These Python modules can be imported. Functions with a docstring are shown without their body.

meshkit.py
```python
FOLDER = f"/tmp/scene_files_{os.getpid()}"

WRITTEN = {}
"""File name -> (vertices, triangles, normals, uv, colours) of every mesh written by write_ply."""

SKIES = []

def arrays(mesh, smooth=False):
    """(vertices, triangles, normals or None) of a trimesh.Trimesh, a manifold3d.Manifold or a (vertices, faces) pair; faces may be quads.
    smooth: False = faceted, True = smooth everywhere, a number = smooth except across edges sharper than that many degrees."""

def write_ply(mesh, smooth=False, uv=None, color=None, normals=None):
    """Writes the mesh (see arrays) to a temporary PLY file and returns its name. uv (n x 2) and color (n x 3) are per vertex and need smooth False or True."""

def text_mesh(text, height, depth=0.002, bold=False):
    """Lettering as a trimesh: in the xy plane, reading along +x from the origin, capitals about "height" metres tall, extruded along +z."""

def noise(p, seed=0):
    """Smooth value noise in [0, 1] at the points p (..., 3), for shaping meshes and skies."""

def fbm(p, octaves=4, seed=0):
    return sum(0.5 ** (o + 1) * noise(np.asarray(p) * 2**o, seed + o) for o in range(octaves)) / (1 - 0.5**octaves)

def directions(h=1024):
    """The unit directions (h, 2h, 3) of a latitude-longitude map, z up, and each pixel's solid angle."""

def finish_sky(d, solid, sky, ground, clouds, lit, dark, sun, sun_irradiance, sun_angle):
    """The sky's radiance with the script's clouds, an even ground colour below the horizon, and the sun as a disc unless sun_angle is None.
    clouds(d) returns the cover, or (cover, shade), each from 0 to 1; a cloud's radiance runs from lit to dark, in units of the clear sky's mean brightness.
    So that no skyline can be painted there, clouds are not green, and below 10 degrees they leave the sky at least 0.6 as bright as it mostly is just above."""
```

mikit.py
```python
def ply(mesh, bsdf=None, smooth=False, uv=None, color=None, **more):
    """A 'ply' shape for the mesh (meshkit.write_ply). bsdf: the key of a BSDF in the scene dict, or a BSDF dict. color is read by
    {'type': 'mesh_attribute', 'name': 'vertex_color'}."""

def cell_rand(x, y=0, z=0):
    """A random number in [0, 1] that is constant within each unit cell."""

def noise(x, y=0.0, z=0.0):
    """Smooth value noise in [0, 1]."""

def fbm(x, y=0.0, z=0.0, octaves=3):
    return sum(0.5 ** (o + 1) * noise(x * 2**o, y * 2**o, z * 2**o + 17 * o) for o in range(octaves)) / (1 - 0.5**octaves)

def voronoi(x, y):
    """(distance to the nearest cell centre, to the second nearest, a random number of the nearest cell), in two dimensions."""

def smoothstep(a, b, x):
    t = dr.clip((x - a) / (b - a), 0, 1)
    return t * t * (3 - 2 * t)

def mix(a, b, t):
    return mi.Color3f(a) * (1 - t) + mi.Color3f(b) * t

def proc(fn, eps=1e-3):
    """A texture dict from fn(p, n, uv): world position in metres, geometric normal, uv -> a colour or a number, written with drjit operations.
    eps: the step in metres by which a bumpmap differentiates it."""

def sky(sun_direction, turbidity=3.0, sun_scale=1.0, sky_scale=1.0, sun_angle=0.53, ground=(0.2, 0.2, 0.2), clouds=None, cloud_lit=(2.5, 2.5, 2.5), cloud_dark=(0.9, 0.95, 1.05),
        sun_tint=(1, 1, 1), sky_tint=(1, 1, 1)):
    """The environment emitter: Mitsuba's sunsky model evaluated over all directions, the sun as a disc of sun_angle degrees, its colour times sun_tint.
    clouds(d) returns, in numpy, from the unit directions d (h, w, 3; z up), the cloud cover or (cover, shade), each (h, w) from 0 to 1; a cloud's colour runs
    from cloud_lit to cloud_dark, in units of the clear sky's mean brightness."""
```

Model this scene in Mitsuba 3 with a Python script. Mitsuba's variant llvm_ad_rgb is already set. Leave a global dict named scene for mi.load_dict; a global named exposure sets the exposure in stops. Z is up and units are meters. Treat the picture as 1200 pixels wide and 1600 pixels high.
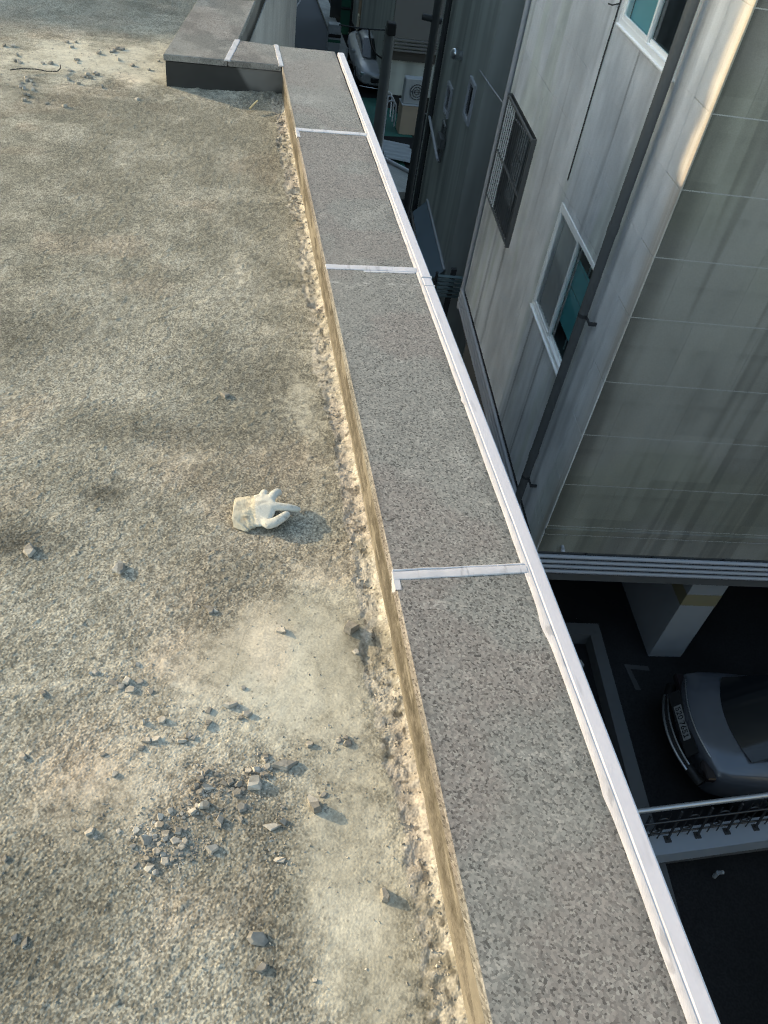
import math, random
import numpy as np, trimesh, drjit as dr, mitsuba as mi, manifold3d as m3
from shapely.geometry import Polygon, box as sbox, LineString
from shapely.ops import unary_union
import mikit, meshkit
from mikit import proc, noise, fbm, voronoi, cell_rand, smoothstep, mix
T = mi.ScalarTransform4f
scene, labels = {}, {}

# ---------------------------------------------------------------- camera, sky, exposure
# world: the rooftop is z = 0, y runs along the parapet, x towards the alley; the street lies 8.91 m below
EYE = (0.0, 0.0, 1.45)
FWD = (0.20845077, 0.68493848, -0.6981458)
UP = (0.01778965, 0.71105312, 0.70291322)
scene['camera'] = {'type': 'perspective', 'fov_axis': 'x', 'fov': math.degrees(2 * math.atan(600 / 1259.98)),
                   'near_clip': 0.05, 'far_clip': 500.0,
                   'to_world': T().look_at(origin=EYE, target=[EYE[i] + FWD[i] for i in range(3)], up=UP)}
SUN_EL, SUN_H = math.radians(19.0), (-0.87, 0.49)
SUN = (SUN_H[0] * math.cos(SUN_EL), SUN_H[1] * math.cos(SUN_EL), math.sin(SUN_EL))
scene['sky_light'] = mikit.sky(SUN, turbidity=4.0, sky_scale=2.6, sun_scale=0.82, sun_tint=(0.93, 1.0, 1.12), sky_tint=(1.15, 1.0, 0.85))
exposure = 2.68

GZ = -8.91                                   # street level
rng = np.random.default_rng(7)

# ---------------------------------------------------------------- helpers
_count = {}
def numbered(key):
    n = _count.get(key, 0)
    _count[key] = n + 1
    return key if n == 0 else f'{key}_{n:03d}'
def tag(key, label=None, cat=None, group=None, kind=None):
    d = labels.setdefault(key, {})
    for a, b in (('label', label), ('category', cat), ('group', group), ('kind', kind)):
        if b: d[a] = b
    return key
def thing(name, label, cat, group=None):
    return tag(numbered(name), label, cat, group)
def put(name, mesh, bsdf, parent=None, smooth=False, label=None, cat=None, group=None, kind=None, uv=None):
    key = numbered(name if parent is None else f'{parent}__{name}')
    scene[key] = mikit.ply(mesh, bsdf, smooth=smooth, uv=uv)
    if label or cat or group or kind: tag(key, label, cat, group, kind)
    return key
def join(*ms):
    ms = [m for m in (ms[0] if len(ms) == 1 and isinstance(ms[0], (list, tuple)) else ms)]
    return trimesh.util.concatenate(ms)
def box(x0, x1, y0, y1, z0, z1):
    m = trimesh.creation.box((abs(x1 - x0), abs(y1 - y0), abs(z1 - z0)))
    m.apply_translation(((x0 + x1) / 2, (y0 + y1) / 2, (z0 + z1) / 2))
    return m
def tri(man):
    m = man.to_mesh()
    return trimesh.Trimesh(np.array(m.vert_properties[:, :3], float), np.array(m.tri_verts), process=False)
def rbox(x0, x1, y0, y1, z0, z1, r=0.004):
    """a box with chamfered edges"""
    p = [(a, b, c) for a in (x0, x1) for b in (y0, y1) for c in (z0, z1)]
    c = np.mean(p, 0)
    q = []
    for v in p:
        s = np.sign(np.array(v) - c)
        for k in range(3):
            o = np.array(v, float) - s * r
            o[k] = v[k]
            q.append(o)
    return trimesh.convex.convex_hull(np.array(q))
def tube(pts, r, n=10, cap=True):
    pts = np.asarray(pts, float)
    rr = np.broadcast_to(np.asarray(r, float), (len(pts),))
    t = np.gradient(pts, axis=0)
    t /= np.linalg.norm(t, axis=1, keepdims=True)
    u = np.cross(t[0], [0.3, 0.2, 0.93]) if abs(t[0][2]) < 0.9 else np.cross(t[0], [1, 0.1, 0])
    u /= np.linalg.norm(u)
    V = []
    for i in range(len(pts)):
        u = u - t[i] * (u @ t[i]); u /= np.linalg.norm(u)
        w = np.cross(t[i], u)
        a = np.arange(n) * 2 * np.pi / n
        V.append(pts[i] + rr[i] * (np.cos(a)[:, None] * u + np.sin(a)[:, None] * w))
    V = np.vstack(V); F = []
    for i in range(len(pts) - 1):
        for k in range(n):
            a, b = i * n + k, i * n + (k + 1) % n
            F += [[a, b, b + n], [a, b + n, a + n]]
    if cap:
        V = np.vstack([V, pts[0], pts[-1]])
        c0, c1 = len(V) - 2, len(V) - 1
        e = (len(pts) - 1) * n
        for k in range(n):
            F += [[c0, (k + 1) % n, k], [c1, e + k, e + (k + 1) % n]]
    return trimesh.Trimesh(V, np.array(F), process=False)
def extrude(poly, h):
    ps = [poly] if poly.geom_type == 'Polygon' else [g for g in poly.geoms if g.geom_type == 'Polygon']
    return join([trimesh.creation.extrude_polygon(p, h, engine='earcut') for p in ps if p.area > 1e-7])
def frame_to_world(mesh, o, ex, ey, ez):
    m = np.eye(4); m[:3, 0], m[:3, 1], m[:3, 2], m[:3, 3] = ex, ey, ez, o
    mesh = mesh.copy(); mesh.apply_transform(m)
    if np.linalg.det(m[:3, :3]) < 0: mesh.invert()
    return mesh
def rotz(mesh, a, at=(0, 0, 0)):
    mesh = mesh.copy(); mesh.apply_transform(trimesh.transformations.rotation_matrix(a, (0, 0, 1), at)); return mesh
def hullm(*sph):
    """hull of spheres (x, y, z, r)"""
    return m3.Manifold.batch_hull([m3.Manifold.sphere(s[3], 20).translate(s[:3]) for s in sph])

# ---------------------------------------------------------------- materials
def mat(key, d, two=True):
    scene[key] = {'type': 'twosided', 'bsdf': d} if two else d
    return key
def rgb(*c): return {'type': 'rgb', 'value': list(c if len(c) == 3 else c * 3)}
def plain(key, c, rough=0.6, spec=0.4, metal=0.0, coat=0.0):
    return mat(key, {'type': 'principled', 'base_color': rgb(*c) if not callable(c) else proc(c), 'roughness': rough, 'specular': spec, 'metallic': metal, 'clearcoat': coat})

def wob(M, x, y):
    """slow wandering number about -1..1, the same in numpy and drjit"""
    return (M.sin(2.1 * x + 1.3 * y + 0.7) + M.sin(-3.7 * x + 2.9 * y + 2.0) * 0.6 + M.sin(7.3 * x + 5.1 * y) * 0.4 + M.sin(13.0 * x - 9.0 * y + 1.1) * 0.25) / 2.0
def blob(M, x, y, cx, cy, rx, ry):
    return M.exp(-((x - cx) / rx) ** 2 - ((y - cy) / ry) ** 2)
def edge_x(M, y):
    """where the screed breaks off beside the parapet"""
    return 0.325 + 0.006 * M.sin(5.0 * y) + 0.006 * M.sin(11.0 * y + 1.0) + 0.004 * M.sin(29.0 * y + 2.0) + 0.003 * M.sin(67.0 * y)
def screed(M, x, y):
    """1 where the thin smooth screed still lies on the roof, 0 on bare gritty concrete"""
    s = blob(M, x, y, 0.24, 0.62, 0.14, 0.46) + 0.95 * blob(M, x, y, 0.16, 1.02, 0.16, 0.17) + 0.55 * blob(M, x, y, -0.02, 0.98, 0.2, 0.13) + 0.6 * blob(M, x, y, -0.2, 0.72, 0.12, 0.1)
    s = s + 1.0 * blob(M, x, y, -0.45, 4.66, 0.75, 0.42) + 0.5 * blob(M, x, y, 0.27, 1.72, 0.06, 0.4) + 0.35 * blob(M, x, y, 0.25, 3.4, 0.1, 0.8)
    return s + 0.22 * wob(M, x * 2.3, y * 2.3) + 0.1 * wob(M, x * 7.1, y * 6.3)

class _D:
    sin, exp = staticmethod(dr.sin), staticmethod(dr.exp)
def roof_color(p, n, uv):
    x, y = p.x, p.y
    big = fbm(x * 1.7 + 3, y * 1.7, 0.0, 3)
    mid = fbm(x * 9, y * 9, 3.0, 3)
    fine = fbm(x * 70, y * 70, 5.0, 3)
    grain = noise(x * 310, y * 310, 1.0)
    s = smoothstep(0.2, 0.95, screed(_D, x, y) + 0.6 * (mid - 0.5) + 0.5 * (big - 0.5) + 0.4 * (fine - 0.5))
    dark = mix((0.205, 0.195, 0.157), (0.34, 0.322, 0.264), smoothstep(0.28, 0.72, 0.5 * big + 0.5 * mid))
    moss = smoothstep(0.52, 0.75, 0.6 * big + 0.4 * mid)
    dark = mix(dark, mi.Color3f(0.185, 0.175, 0.138), 0.4 * moss)
    d, d2, r = voronoi(x * 270, y * 270)
    dark = dark * (0.66 + 0.62 * smoothstep(0.05, 0.95, r)) * (0.74 + 0.52 * smoothstep(0.3, 0.7, 0.5 * fine + 0.5 * grain))
    dark = dr.select(r > 0.95, dark * 0.8 + mi.Color3f(0.09, 0.085, 0.07), dark)
    light = mix((0.36, 0.338, 0.268), (0.47, 0.445, 0.36), smoothstep(0.35, 0.65, mid)) * (0.66 + 0.36 * fine + 0.22 * r + 0.14 * grain)
    c = mix(dark, light, s)
    pv, pv2, pr = voronoi(x * 42 + 0.8 * mid, y * 42)
    pit = smoothstep(0.04 + 0.16 * pr, 0.02, pv) * smoothstep(0.55, 0.62, noise(x * 11, y * 11, 4.0)) * smoothstep(0.5, 0.6, pr)
    c = c * (1 - 0.45 * pit)
    pink = 0.75 * blob(_D, x, y, -0.25, 0.76, 0.09, 0.12) + 0.5 * blob(_D, x, y, -0.03, 0.7, 0.09, 0.06) + 0.6 * blob(_D, x, y, -0.06, 1.6, 0.1, 0.1) + 0.55 * blob(_D, x, y, 0.17, 1.6, 0.12, 0.12) + 0.3 * blob(_D, x, y, -0.1, 1.1, 0.1, 0.3)
    pink = pink + 0.35 * smoothstep(0.6, 0.75, fbm(x * 4 + 9, y * 4, 1.0, 3))
    c = c * mix((1, 1, 1), (1.10, 0.975, 0.92), dr.clip(pink * (0.6 + 0.8 * mid), 0, 1))
    stain = 0.95 * blob(_D, x, y, -0.26, 1.5, 0.06, 0.05) + blob(_D, x, y, -0.47, 1.35, 0.14, 0.07) + 0.5 * blob(_D, x, y, -0.62, 2.15, 0.25, 0.2) + 0.5 * blob(_D, x, y, 0.15, 2.0, 0.12, 0.16) + 0.45 * blob(_D, x, y, -0.1, 1.75, 0.22, 0.06)
    stain = stain + 0.55 * blob(_D, x, y, 0.09, 0.63, 0.05, 0.05) + 0.6 * blob(_D, x, y, 0.08, 0.42, 0.05, 0.1) + 0.6 * blob(_D, x, y, 0.300, 1.03, 0.022, 0.06) + 0.8 * blob(_D, x, y, 0.33, 0.31, 0.02, 0.035) + 0.5 * blob(_D, x, y, -0.3, 0.45, 0.15, 0.12)
    c = c * (1 - 0.62 * dr.clip(stain * (0.55 + 0.9 * mid), 0, 1))
    pale = blob(_D, x, y, -0.07, 1.63, 0.06, 0.03) + blob(_D, x, y, 0.11, 2.63, 0.02, 0.1) + 0.8 * blob(_D, x, y, 0.2, 2.25, 0.04, 0.03) + 0.6 * blob(_D, x, y, -0.35, 4.42, 0.06, 0.05)
    scr = smoothstep(0.70, 0.8, noise(x * 3.0 + 2.2 * noise(x * 2, y * 2), y * 22.0, 2.0)) * smoothstep(0.55, 0.7, noise(x * 2 + 5, y * 2, 7.0))
    c = c + mi.Color3f(0.17, 0.155, 0.125) * dr.clip(pale * (0.2 + 1.3 * fine) + 0.35 * scr, 0, 1)
    e = x - edge_x(_D, y)
    rub = smoothstep(-0.004, 0.006, e + 0.02 * (fine - 0.5)) * smoothstep(4.45, 4.3, y)
    crumb = mix((0.27, 0.25, 0.20), (0.46, 0.43, 0.365), smoothstep(0.3, 0.62, 0.45 * mid + 0.55 * fine))
    crumb = mix(crumb, (0.38, 0.33, 0.29), 0.4 * smoothstep(0.55, 0.7, fbm(x * 14, y * 5, 8.0, 2)))
    crumb = crumb * (1 - 0.55 * smoothstep(0.64, 0.8, fbm(x * 75 + 4, y * 55, 2.0, 2))) * (0.75 + 0.5 * grain)
    crk = dr.abs(noise(x * 3.1 + 4 + 0.25 * mid, y * 3.1, 6.0) - 0.5)
    crack = smoothstep(0.0035, 0.001, crk) * smoothstep(0.5, 0.62, noise(x * 1.1, y * 1.1 + 3, 1.0))
    c = c * (1 - 0.16 * crack)
    return dr.clip(mix(c, crumb, rub) * mi.Color3f(0.985, 0.995, 1.01), 0.015, 0.75)
def roof_bump(p, n, uv):
    s = smoothstep(0.3, 0.85, screed(_D, p.x, p.y))
    d, d2, r = voronoi(p.x * 190, p.y * 190)
    return (0.0012 * fbm(p.x * 300, p.y * 300, 0.0, 2) + 0.0006 * r * (1 - smoothstep(0.2, 0.6, d))) * (1 - 0.6 * s)
mat('m_roof', {'type': 'bumpmap', 'arbitrary': proc(roof_bump, eps=0.0012), 'scale': 1.0, 'bsdf': {'type': 'diffuse', 'reflectance': proc(roof_color)}})

def granite_color(p, n, uv):
    up = smoothstep(0.5, 0.8, dr.abs(n.z))
    a = p.x + 0.37 * p.z * (1 - up); b = p.y + 0.61 * p.z * (1 - up)
    d, d2, r = voronoi(a * 240 + 0.5 * noise(a * 330, b * 330), b * 240)
    d_, d2_, r2 = voronoi(a * 165 + 7, b * 165)
    patch = smoothstep(0.42, 0.6, fbm(a * 5 + 2, b * 5, 4.0, 3))
    grey = mix((0.128, 0.13, 0.122), (0.275, 0.272, 0.253), r)
    pinkish = mix((0.136, 0.126, 0.118), (0.275, 0.25, 0.231), r)
    c = mix(grey, pinkish, dr.clip(0.1 + 0.75 * patch + 0.4 * (r2 - 0.5), 0, 1))
    c = dr.select(r > 0.80, c * (0.26 + 0.34 * r2), c)
    c = dr.select((r < 0.12) & (r2 > 0.3), mi.Color3f(0.27, 0.26, 0.24), c)
    c = c * (0.92 + 0.16 * fbm(a * 40, b * 40, 6.0, 2))
    dust = smoothstep(0.45, 0.8, fbm(a * 3.1 + 5, b * 2.1, 9.0, 4)) * 0.35
    c = mix(c, (0.235, 0.225, 0.205), dust)
    scuff = blob(_D, p.x, p.y, 0.47, 3.95, 0.1, 0.07) + 0.5 * blob(_D, p.x, p.y, 0.5, 3.6, 0.12, 0.03)
    c = c + 0.1 * dr.clip(scuff, 0, 1) * fbm(a * 30, b * 60, 3.0, 2)
    line = smoothstep(0.006, 0.001, dr.abs(p.y - 2.305 - 0.01 * (p.x - 0.4))) * smoothstep(0.45, 0.62, noise(a * 60, b * 9))
    slab_tone = 0.93 + 0.14 * cell_rand(dr.select(p.y < 1.089, 1.0, dr.select(p.y < 2.402, 2.0, dr.select(p.y < 3.562, 3.0, 4.0))), dr.select(p.x < 0.14, 5.0, 6.0))
    near_joint = dr.exp(-dr.square((p.y - 1.089) / 0.05)) + dr.exp(-dr.square((p.y - 2.402) / 0.06)) + dr.exp(-dr.square((p.y - 3.562) / 0.08))
    grime = dr.clip(0.75 * near_joint + smoothstep(0.40, 0.377, p.x) + 0.8 * smoothstep(0.63, 0.678, p.x), 0, 1) * smoothstep(0.35, 0.7, fbm(a * 12, b * 9, 5.0, 3))
    drops = smoothstep(0.72, 0.8, fbm(a * 17 + 3, b * 17, 8.0, 2))
    return (c * (1 - 0.30 * grime) * slab_tone + 0.10 * line * up) * (1 + 0.16 * drops)
mat('m_granite', {'type': 'principled', 'base_color': proc(granite_color), 'roughness': 0.55, 'specular': 0.25})

def render_color(p, n, uv):
    """brown cement render of the parapet's inner side: run in level bands, streaked"""
    t = p.x + p.y
    band = fbm(t * 2.0, p.z * 95.0, 0.0, 3)
    f = fbm(t * 60, p.z * 60, 2.0, 3)
    c = mix((0.082, 0.075, 0.061), (0.175, 0.161, 0.136), smoothstep(0.3, 0.72, 0.28 * band + 0.37 * f + 0.35 * fbm(t * 11, p.z * 30, 7.0, 3)))
    c = c * (0.75 + 0.5 * noise(t * 280, p.z * 280, p.x * 280))
    low = smoothstep(0.035, 0.0, p.z + 0.03 * (f - 0.5))
    flake = smoothstep(0.60, 0.66, fbm(t * 9 + 3, p.z * 24, 5.0, 3))
    c = mix(c, (0.25, 0.232, 0.195), 0.55 * flake)
    c = mix(c, (0.25, 0.23, 0.19), 0.6 * low)
    return c
mat('m_render', {'type': 'bumpmap', 'arbitrary': proc(lambda p, n, uv: 0.0022 * fbm((p.x + p.y) * 5, p.z * 80, 0.0, 3) + 0.003 * fbm((p.x + p.y) * 38, p.z * 45, 4.0, 2) + 0.0012 * noise(p.x * 200 + p.y * 200, p.z * 200), eps=0.002), 'scale': 1.0,
                 'bsdf': {'type': 'diffuse', 'reflectance': proc(render_color)}})
def dark_render(p, n, uv):
    f = fbm(p.x * 6, p.z * 8 + p.y * 6, 0.0, 4)
    wet = smoothstep(0.0, 0.05, (p.z - 0.085) + 0.1 * (fbm(p.x * 8 + 3, 1.0, 0.0, 2) - 0.62) + 0.18 * smoothstep(0.1, 0.24, p.x) - 0.07)
    return mix((0.048, 0.048, 0.046), (0.15, 0.146, 0.138), wet) * (0.7 + 0.6 * f)
mat('m_dark_render', {'type': 'diffuse', 'reflectance': proc(dark_render)})

def sealant_color(p, n, uv):
    f = fbm(p.x * 40, p.y * 40, p.z * 40, 3)
    return mix((0.38, 0.375, 0.395), (0.49, 0.48, 0.50), f) * (1 - 0.25 * smoothstep(0.68, 0.8, fbm(p.x * 90, p.y * 25, 3.0, 2)))
mat('m_sealant', {'type': 'principled', 'base_color': proc(sealant_color), 'roughness': 0.38, 'specular': 0.5})
def cap_color(p, n, uv):
    f = fbm(p.x * 15, p.y * 3.0, p.z * 8, 4)
    c = mix((0.43, 0.42, 0.46), (0.52, 0.51, 0.545), f)
    dirt = smoothstep(0.66, 0.85, fbm(p.x * 60 + 1, p.y * 9, 2.0, 3))
    return c * (1 - 0.14 * dirt)
mat('m_cap', {'type': 'principled', 'base_color': proc(cap_color), 'roughness': 0.42, 'specular': 0.45})
def chip_color(p, n, uv):
    r = cell_rand(dr.floor(p.x * 38), dr.floor(p.y * 38))
    f = fbm(p.x * 160, p.y * 160, p.z * 160, 2)
    return mix((0.22, 0.208, 0.183), (0.52, 0.485, 0.42), r * r) * (0.65 + 0.6 * f)
mat('m_chip', {'type': 'diffuse', 'reflectance': proc(chip_color)})

def glove_color(p, n, uv):
    f = noise(p.x * 700, p.y * 700, p.z * 700)
    g = fbm(p.x * 60, p.y * 60, p.z * 60, 3)
    c = mix((0.44, 0.435, 0.385), (0.52, 0.51, 0.455), g) * (0.9 + 0.2 * f)
    dirt = smoothstep(0.62, 0.8, 0.6 * g + 0.55 * blob(_D, p.x, p.y, 0.077, 1.386, 0.02, 0.014)) * 0.55
    knit = smoothstep(0.106, 0.100, p.x + 0.004 * (g - 0.5))
    c = mix(c, mi.Color3f(0.45, 0.405, 0.30) * (0.85 + 0.3 * noise(p.x * 420, p.y * 120, p.z * 120)), 0.75 * knit)
    c = c * (1 - 0.25 * smoothstep(0.55, 0.72, fbm(p.x * 90 + 2, p.y * 90, p.z * 90, 3)))
    return mix(c, (0.34, 0.26, 0.16), dirt)
mat('m_glove', {'type': 'principled', 'base_color': proc(glove_color), 'roughness': 0.75, 'specular': 0.25})
mat('m_glove_inside', {'type': 'principled', 'base_color': rgb(0.42, 0.33, 0.22), 'roughness': 0.9})

# the neighbouring building's cladding: rain has drawn long upright streaks down it
WV, LV = np.array([0.9958844, -0.09063258, 0]), np.array([0.09063258, 0.9958844, 0])
NW, NL = 3.6, 7.045                          # its long face stands at p.WV = 3.6, its near face at p.LV = 7.045
def clad_left(p, n, uv):
    u = p.x * float(LV[0]) + p.y * float(LV[1])
    st = fbm(u * 5.5, p.z * 0.22, 0.0, 4); st2 = fbm(u * 22, p.z * 0.5, 3.0, 3)
    cloud = fbm(u * 0.9, p.z * 0.9, 5.0, 3)
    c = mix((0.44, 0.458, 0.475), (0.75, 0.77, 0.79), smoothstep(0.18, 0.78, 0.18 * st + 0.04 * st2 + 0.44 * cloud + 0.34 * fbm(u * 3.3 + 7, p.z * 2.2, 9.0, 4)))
    g = smoothstep(0.52, 0.7, fbm(u * 2.1 + 4, p.z * 0.35, 1.0, 3))
    c = c * mix((1, 1, 1), (0.88, 0.90, 0.85), g)
    run = smoothstep(0.58, 0.74, fbm(u * 3.1 + 9, p.z * 0.12, 2.0, 3)) * (0.4 + st2)
    c = c * (1 - 0.26 * run) * (0.94 + 0.12 * noise(u * 160, p.z * 160))
    wedge = smoothstep(0.05, 0.0, dr.abs(u - 9.02 + 0.06 * noise(p.z * 2))) * smoothstep(-0.62, -0.7, p.z) * smoothstep(-2.6, -1.0, p.z)
    under = (smoothstep(0.07, 0.0, dr.abs(u - 9.72)) + 0.8 * smoothstep(0.05, 0.0, dr.abs(u - 9.0))) * smoothstep(-4.1, -4.3, p.z) * smoothstep(-8.5, -4.2, p.z)
    bars = (smoothstep(0.12, 0.0, dr.abs(u - 11.9)) + 0.6 * smoothstep(0.1, 0.0, dr.abs(u - 12.6)) + 0.7 * smoothstep(0.16, 0.02, dr.abs(u - 13.3))) * smoothstep(-4.2, -4.4, p.z) * smoothstep(-8.0, -4.3, p.z)
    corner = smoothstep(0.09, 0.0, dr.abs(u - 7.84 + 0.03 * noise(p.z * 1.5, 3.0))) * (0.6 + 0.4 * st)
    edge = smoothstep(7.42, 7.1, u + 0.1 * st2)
    c = mix(c, c * mi.Color3f(0.70, 0.63, 0.54), edge * (0.45 + 0.55 * smoothstep(0.4, 0.62, st2)))  # warm darkening painted in at the corner, tones the sunlit strip there
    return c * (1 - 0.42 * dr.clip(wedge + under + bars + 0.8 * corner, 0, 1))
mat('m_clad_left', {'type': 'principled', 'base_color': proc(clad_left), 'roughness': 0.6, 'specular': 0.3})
def clad_right(p, n, uv):
    w = p.x * float(WV[0]) + p.y * float(WV[1])
    row, col = dr.floor((p.z + 20) * 1.38), dr.floor((w - 3.92) / 0.78)
    r = cell_rand(col, row)
    st = fbm(w * 4, p.z * 0.5, 2.0, 4); cl = fbm(w * 1.5, p.z * 1.5, 7.0, 3)
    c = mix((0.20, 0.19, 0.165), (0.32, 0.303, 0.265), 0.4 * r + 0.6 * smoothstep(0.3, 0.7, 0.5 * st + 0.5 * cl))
    c = c * mix((1, 1, 1), (0.96, 0.98, 0.92), smoothstep(0.45, 0.7, fbm(w * 0.8 + 2, p.z * 0.8, 1.0, 2)))
    runs = smoothstep(0.56, 0.74, fbm(w * 6.5, p.z * 0.25, 4.0, 3)) * (0.5 + st)
    below = dr.exp(-dr.square((p.z - dr.floor(p.z * 1.38) / 1.38 - 0.70) / 0.06))
    c = c * (1 - 0.24 * runs) * (1 - 0.12 * below * noise(w * 9, p.z * 2))
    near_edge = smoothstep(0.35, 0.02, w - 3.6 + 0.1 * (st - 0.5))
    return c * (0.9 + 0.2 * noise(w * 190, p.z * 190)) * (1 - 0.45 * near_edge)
mat('m_clad_right', {'type': 'principled', 'base_color': proc(clad_right), 'roughness': 0.55, 'specular': 0.3})
def concrete(p, n, uv):
    f = fbm(p.x * 2.5, p.y * 2.5, p.z * 2.5, 4)
    s = fbm((p.x + p.y) * 6, p.z * 0.5, 1.0, 3)
    return mi.Color3f(0.30, 0.30, 0.29) * (0.55 + 0.5 * f + 0.4 * s) * (0.9 + 0.2 * noise(p.x * 90, p.y * 90, p.z * 90))
mat('m_concrete', {'type': 'diffuse', 'reflectance': proc(concrete)})
def ground_color(p, n, uv):
    f = fbm(p.x * 0.9, p.y * 0.9, 0.0, 4)
    g = noise(p.x * 60, p.y * 60)
    return mi.Color3f(0.026, 0.026, 0.027) * (0.45 + 0.8 * f) * (0.8 + 0.4 * g)
mat('m_ground', {'type': 'diffuse', 'reflectance': proc(ground_color)})
def facade_far(p, n, uv):
    s = fbm((p.x + p.y) * 3, p.z * 0.3, 1.0, 4)
    return mi.Color3f(0.36, 0.38, 0.36) * (0.6 + 0.7 * s)
mat('m_facade', {'type': 'diffuse', 'reflectance': proc(facade_far)})
plain('m_joint', (0.37, 0.365, 0.34), 0.8)
plain('m_core', (0.10, 0.10, 0.10), 0.9)
plain('m_white_frame', (0.86, 0.87, 0.86), 0.4)
plain('m_dark_steel', (0.045, 0.047, 0.05), 0.45)
plain('m_pipe_dark', (0.105, 0.11, 0.112), 0.4, 0.5)
plain('m_conduit', (0.36, 0.37, 0.40), 0.4, 0.5)
plain('m_black', (0.015, 0.015, 0.016), 0.5)
plain('m_rail', (0.55, 0.56, 0.57), 0.3, 0.5, 0.6)
plain('m_iron', (0.03, 0.03, 0.032), 0.3, 0.6)
plain('m_curtain', (0.40, 0.42, 0.43), 0.9)
plain('m_teal', (0.16, 0.42, 0.47), 0.8)
plain('m_teal_dark', (0.02, 0.075, 0.075), 0.7)
plain('m_white_paint', (0.06, 0.06, 0.06), 0.8)
plain('m_yellow', (0.22, 0.19, 0.11), 0.7)
plain('m_pier', (0.27, 0.285, 0.30), 0.8)
plain('m_car_blue', (0.085, 0.095, 0.115), 0.2, 0.6, 0.35, 1.0)
plain('m_car_white', (0.30, 0.31, 0.33), 0.25, 0.6, 0.2, 1.0)
plain('m_car_glass', (0.008, 0.01, 0.012), 0.08, 0.6)
plain('m_chrome', (0.55, 0.57, 0.6), 0.2, 0.5, 0.9)
plain('m_red', (0.016, 0.012, 0.014), 0.2, 0.6)
plain('m_rubber', (0.02, 0.02, 0.02), 0.8)
plain('m_green', (0.02, 0.10, 0.065), 0.7)
plain('m_green_floor', (0.015, 0.085, 0.07), 0.6)
plain('m_tan', (0.30, 0.22, 0.15), 0.8)
plain('m_cream', (0.62, 0.56, 0.42), 0.8)
plain('m_beige', (0.30, 0.245, 0.19), 0.7)
plain('m_shop', (0.13, 0.125, 0.12), 0.8)
plain('m_grey_box', (0.30, 0.32, 0.34), 0.5)
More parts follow.
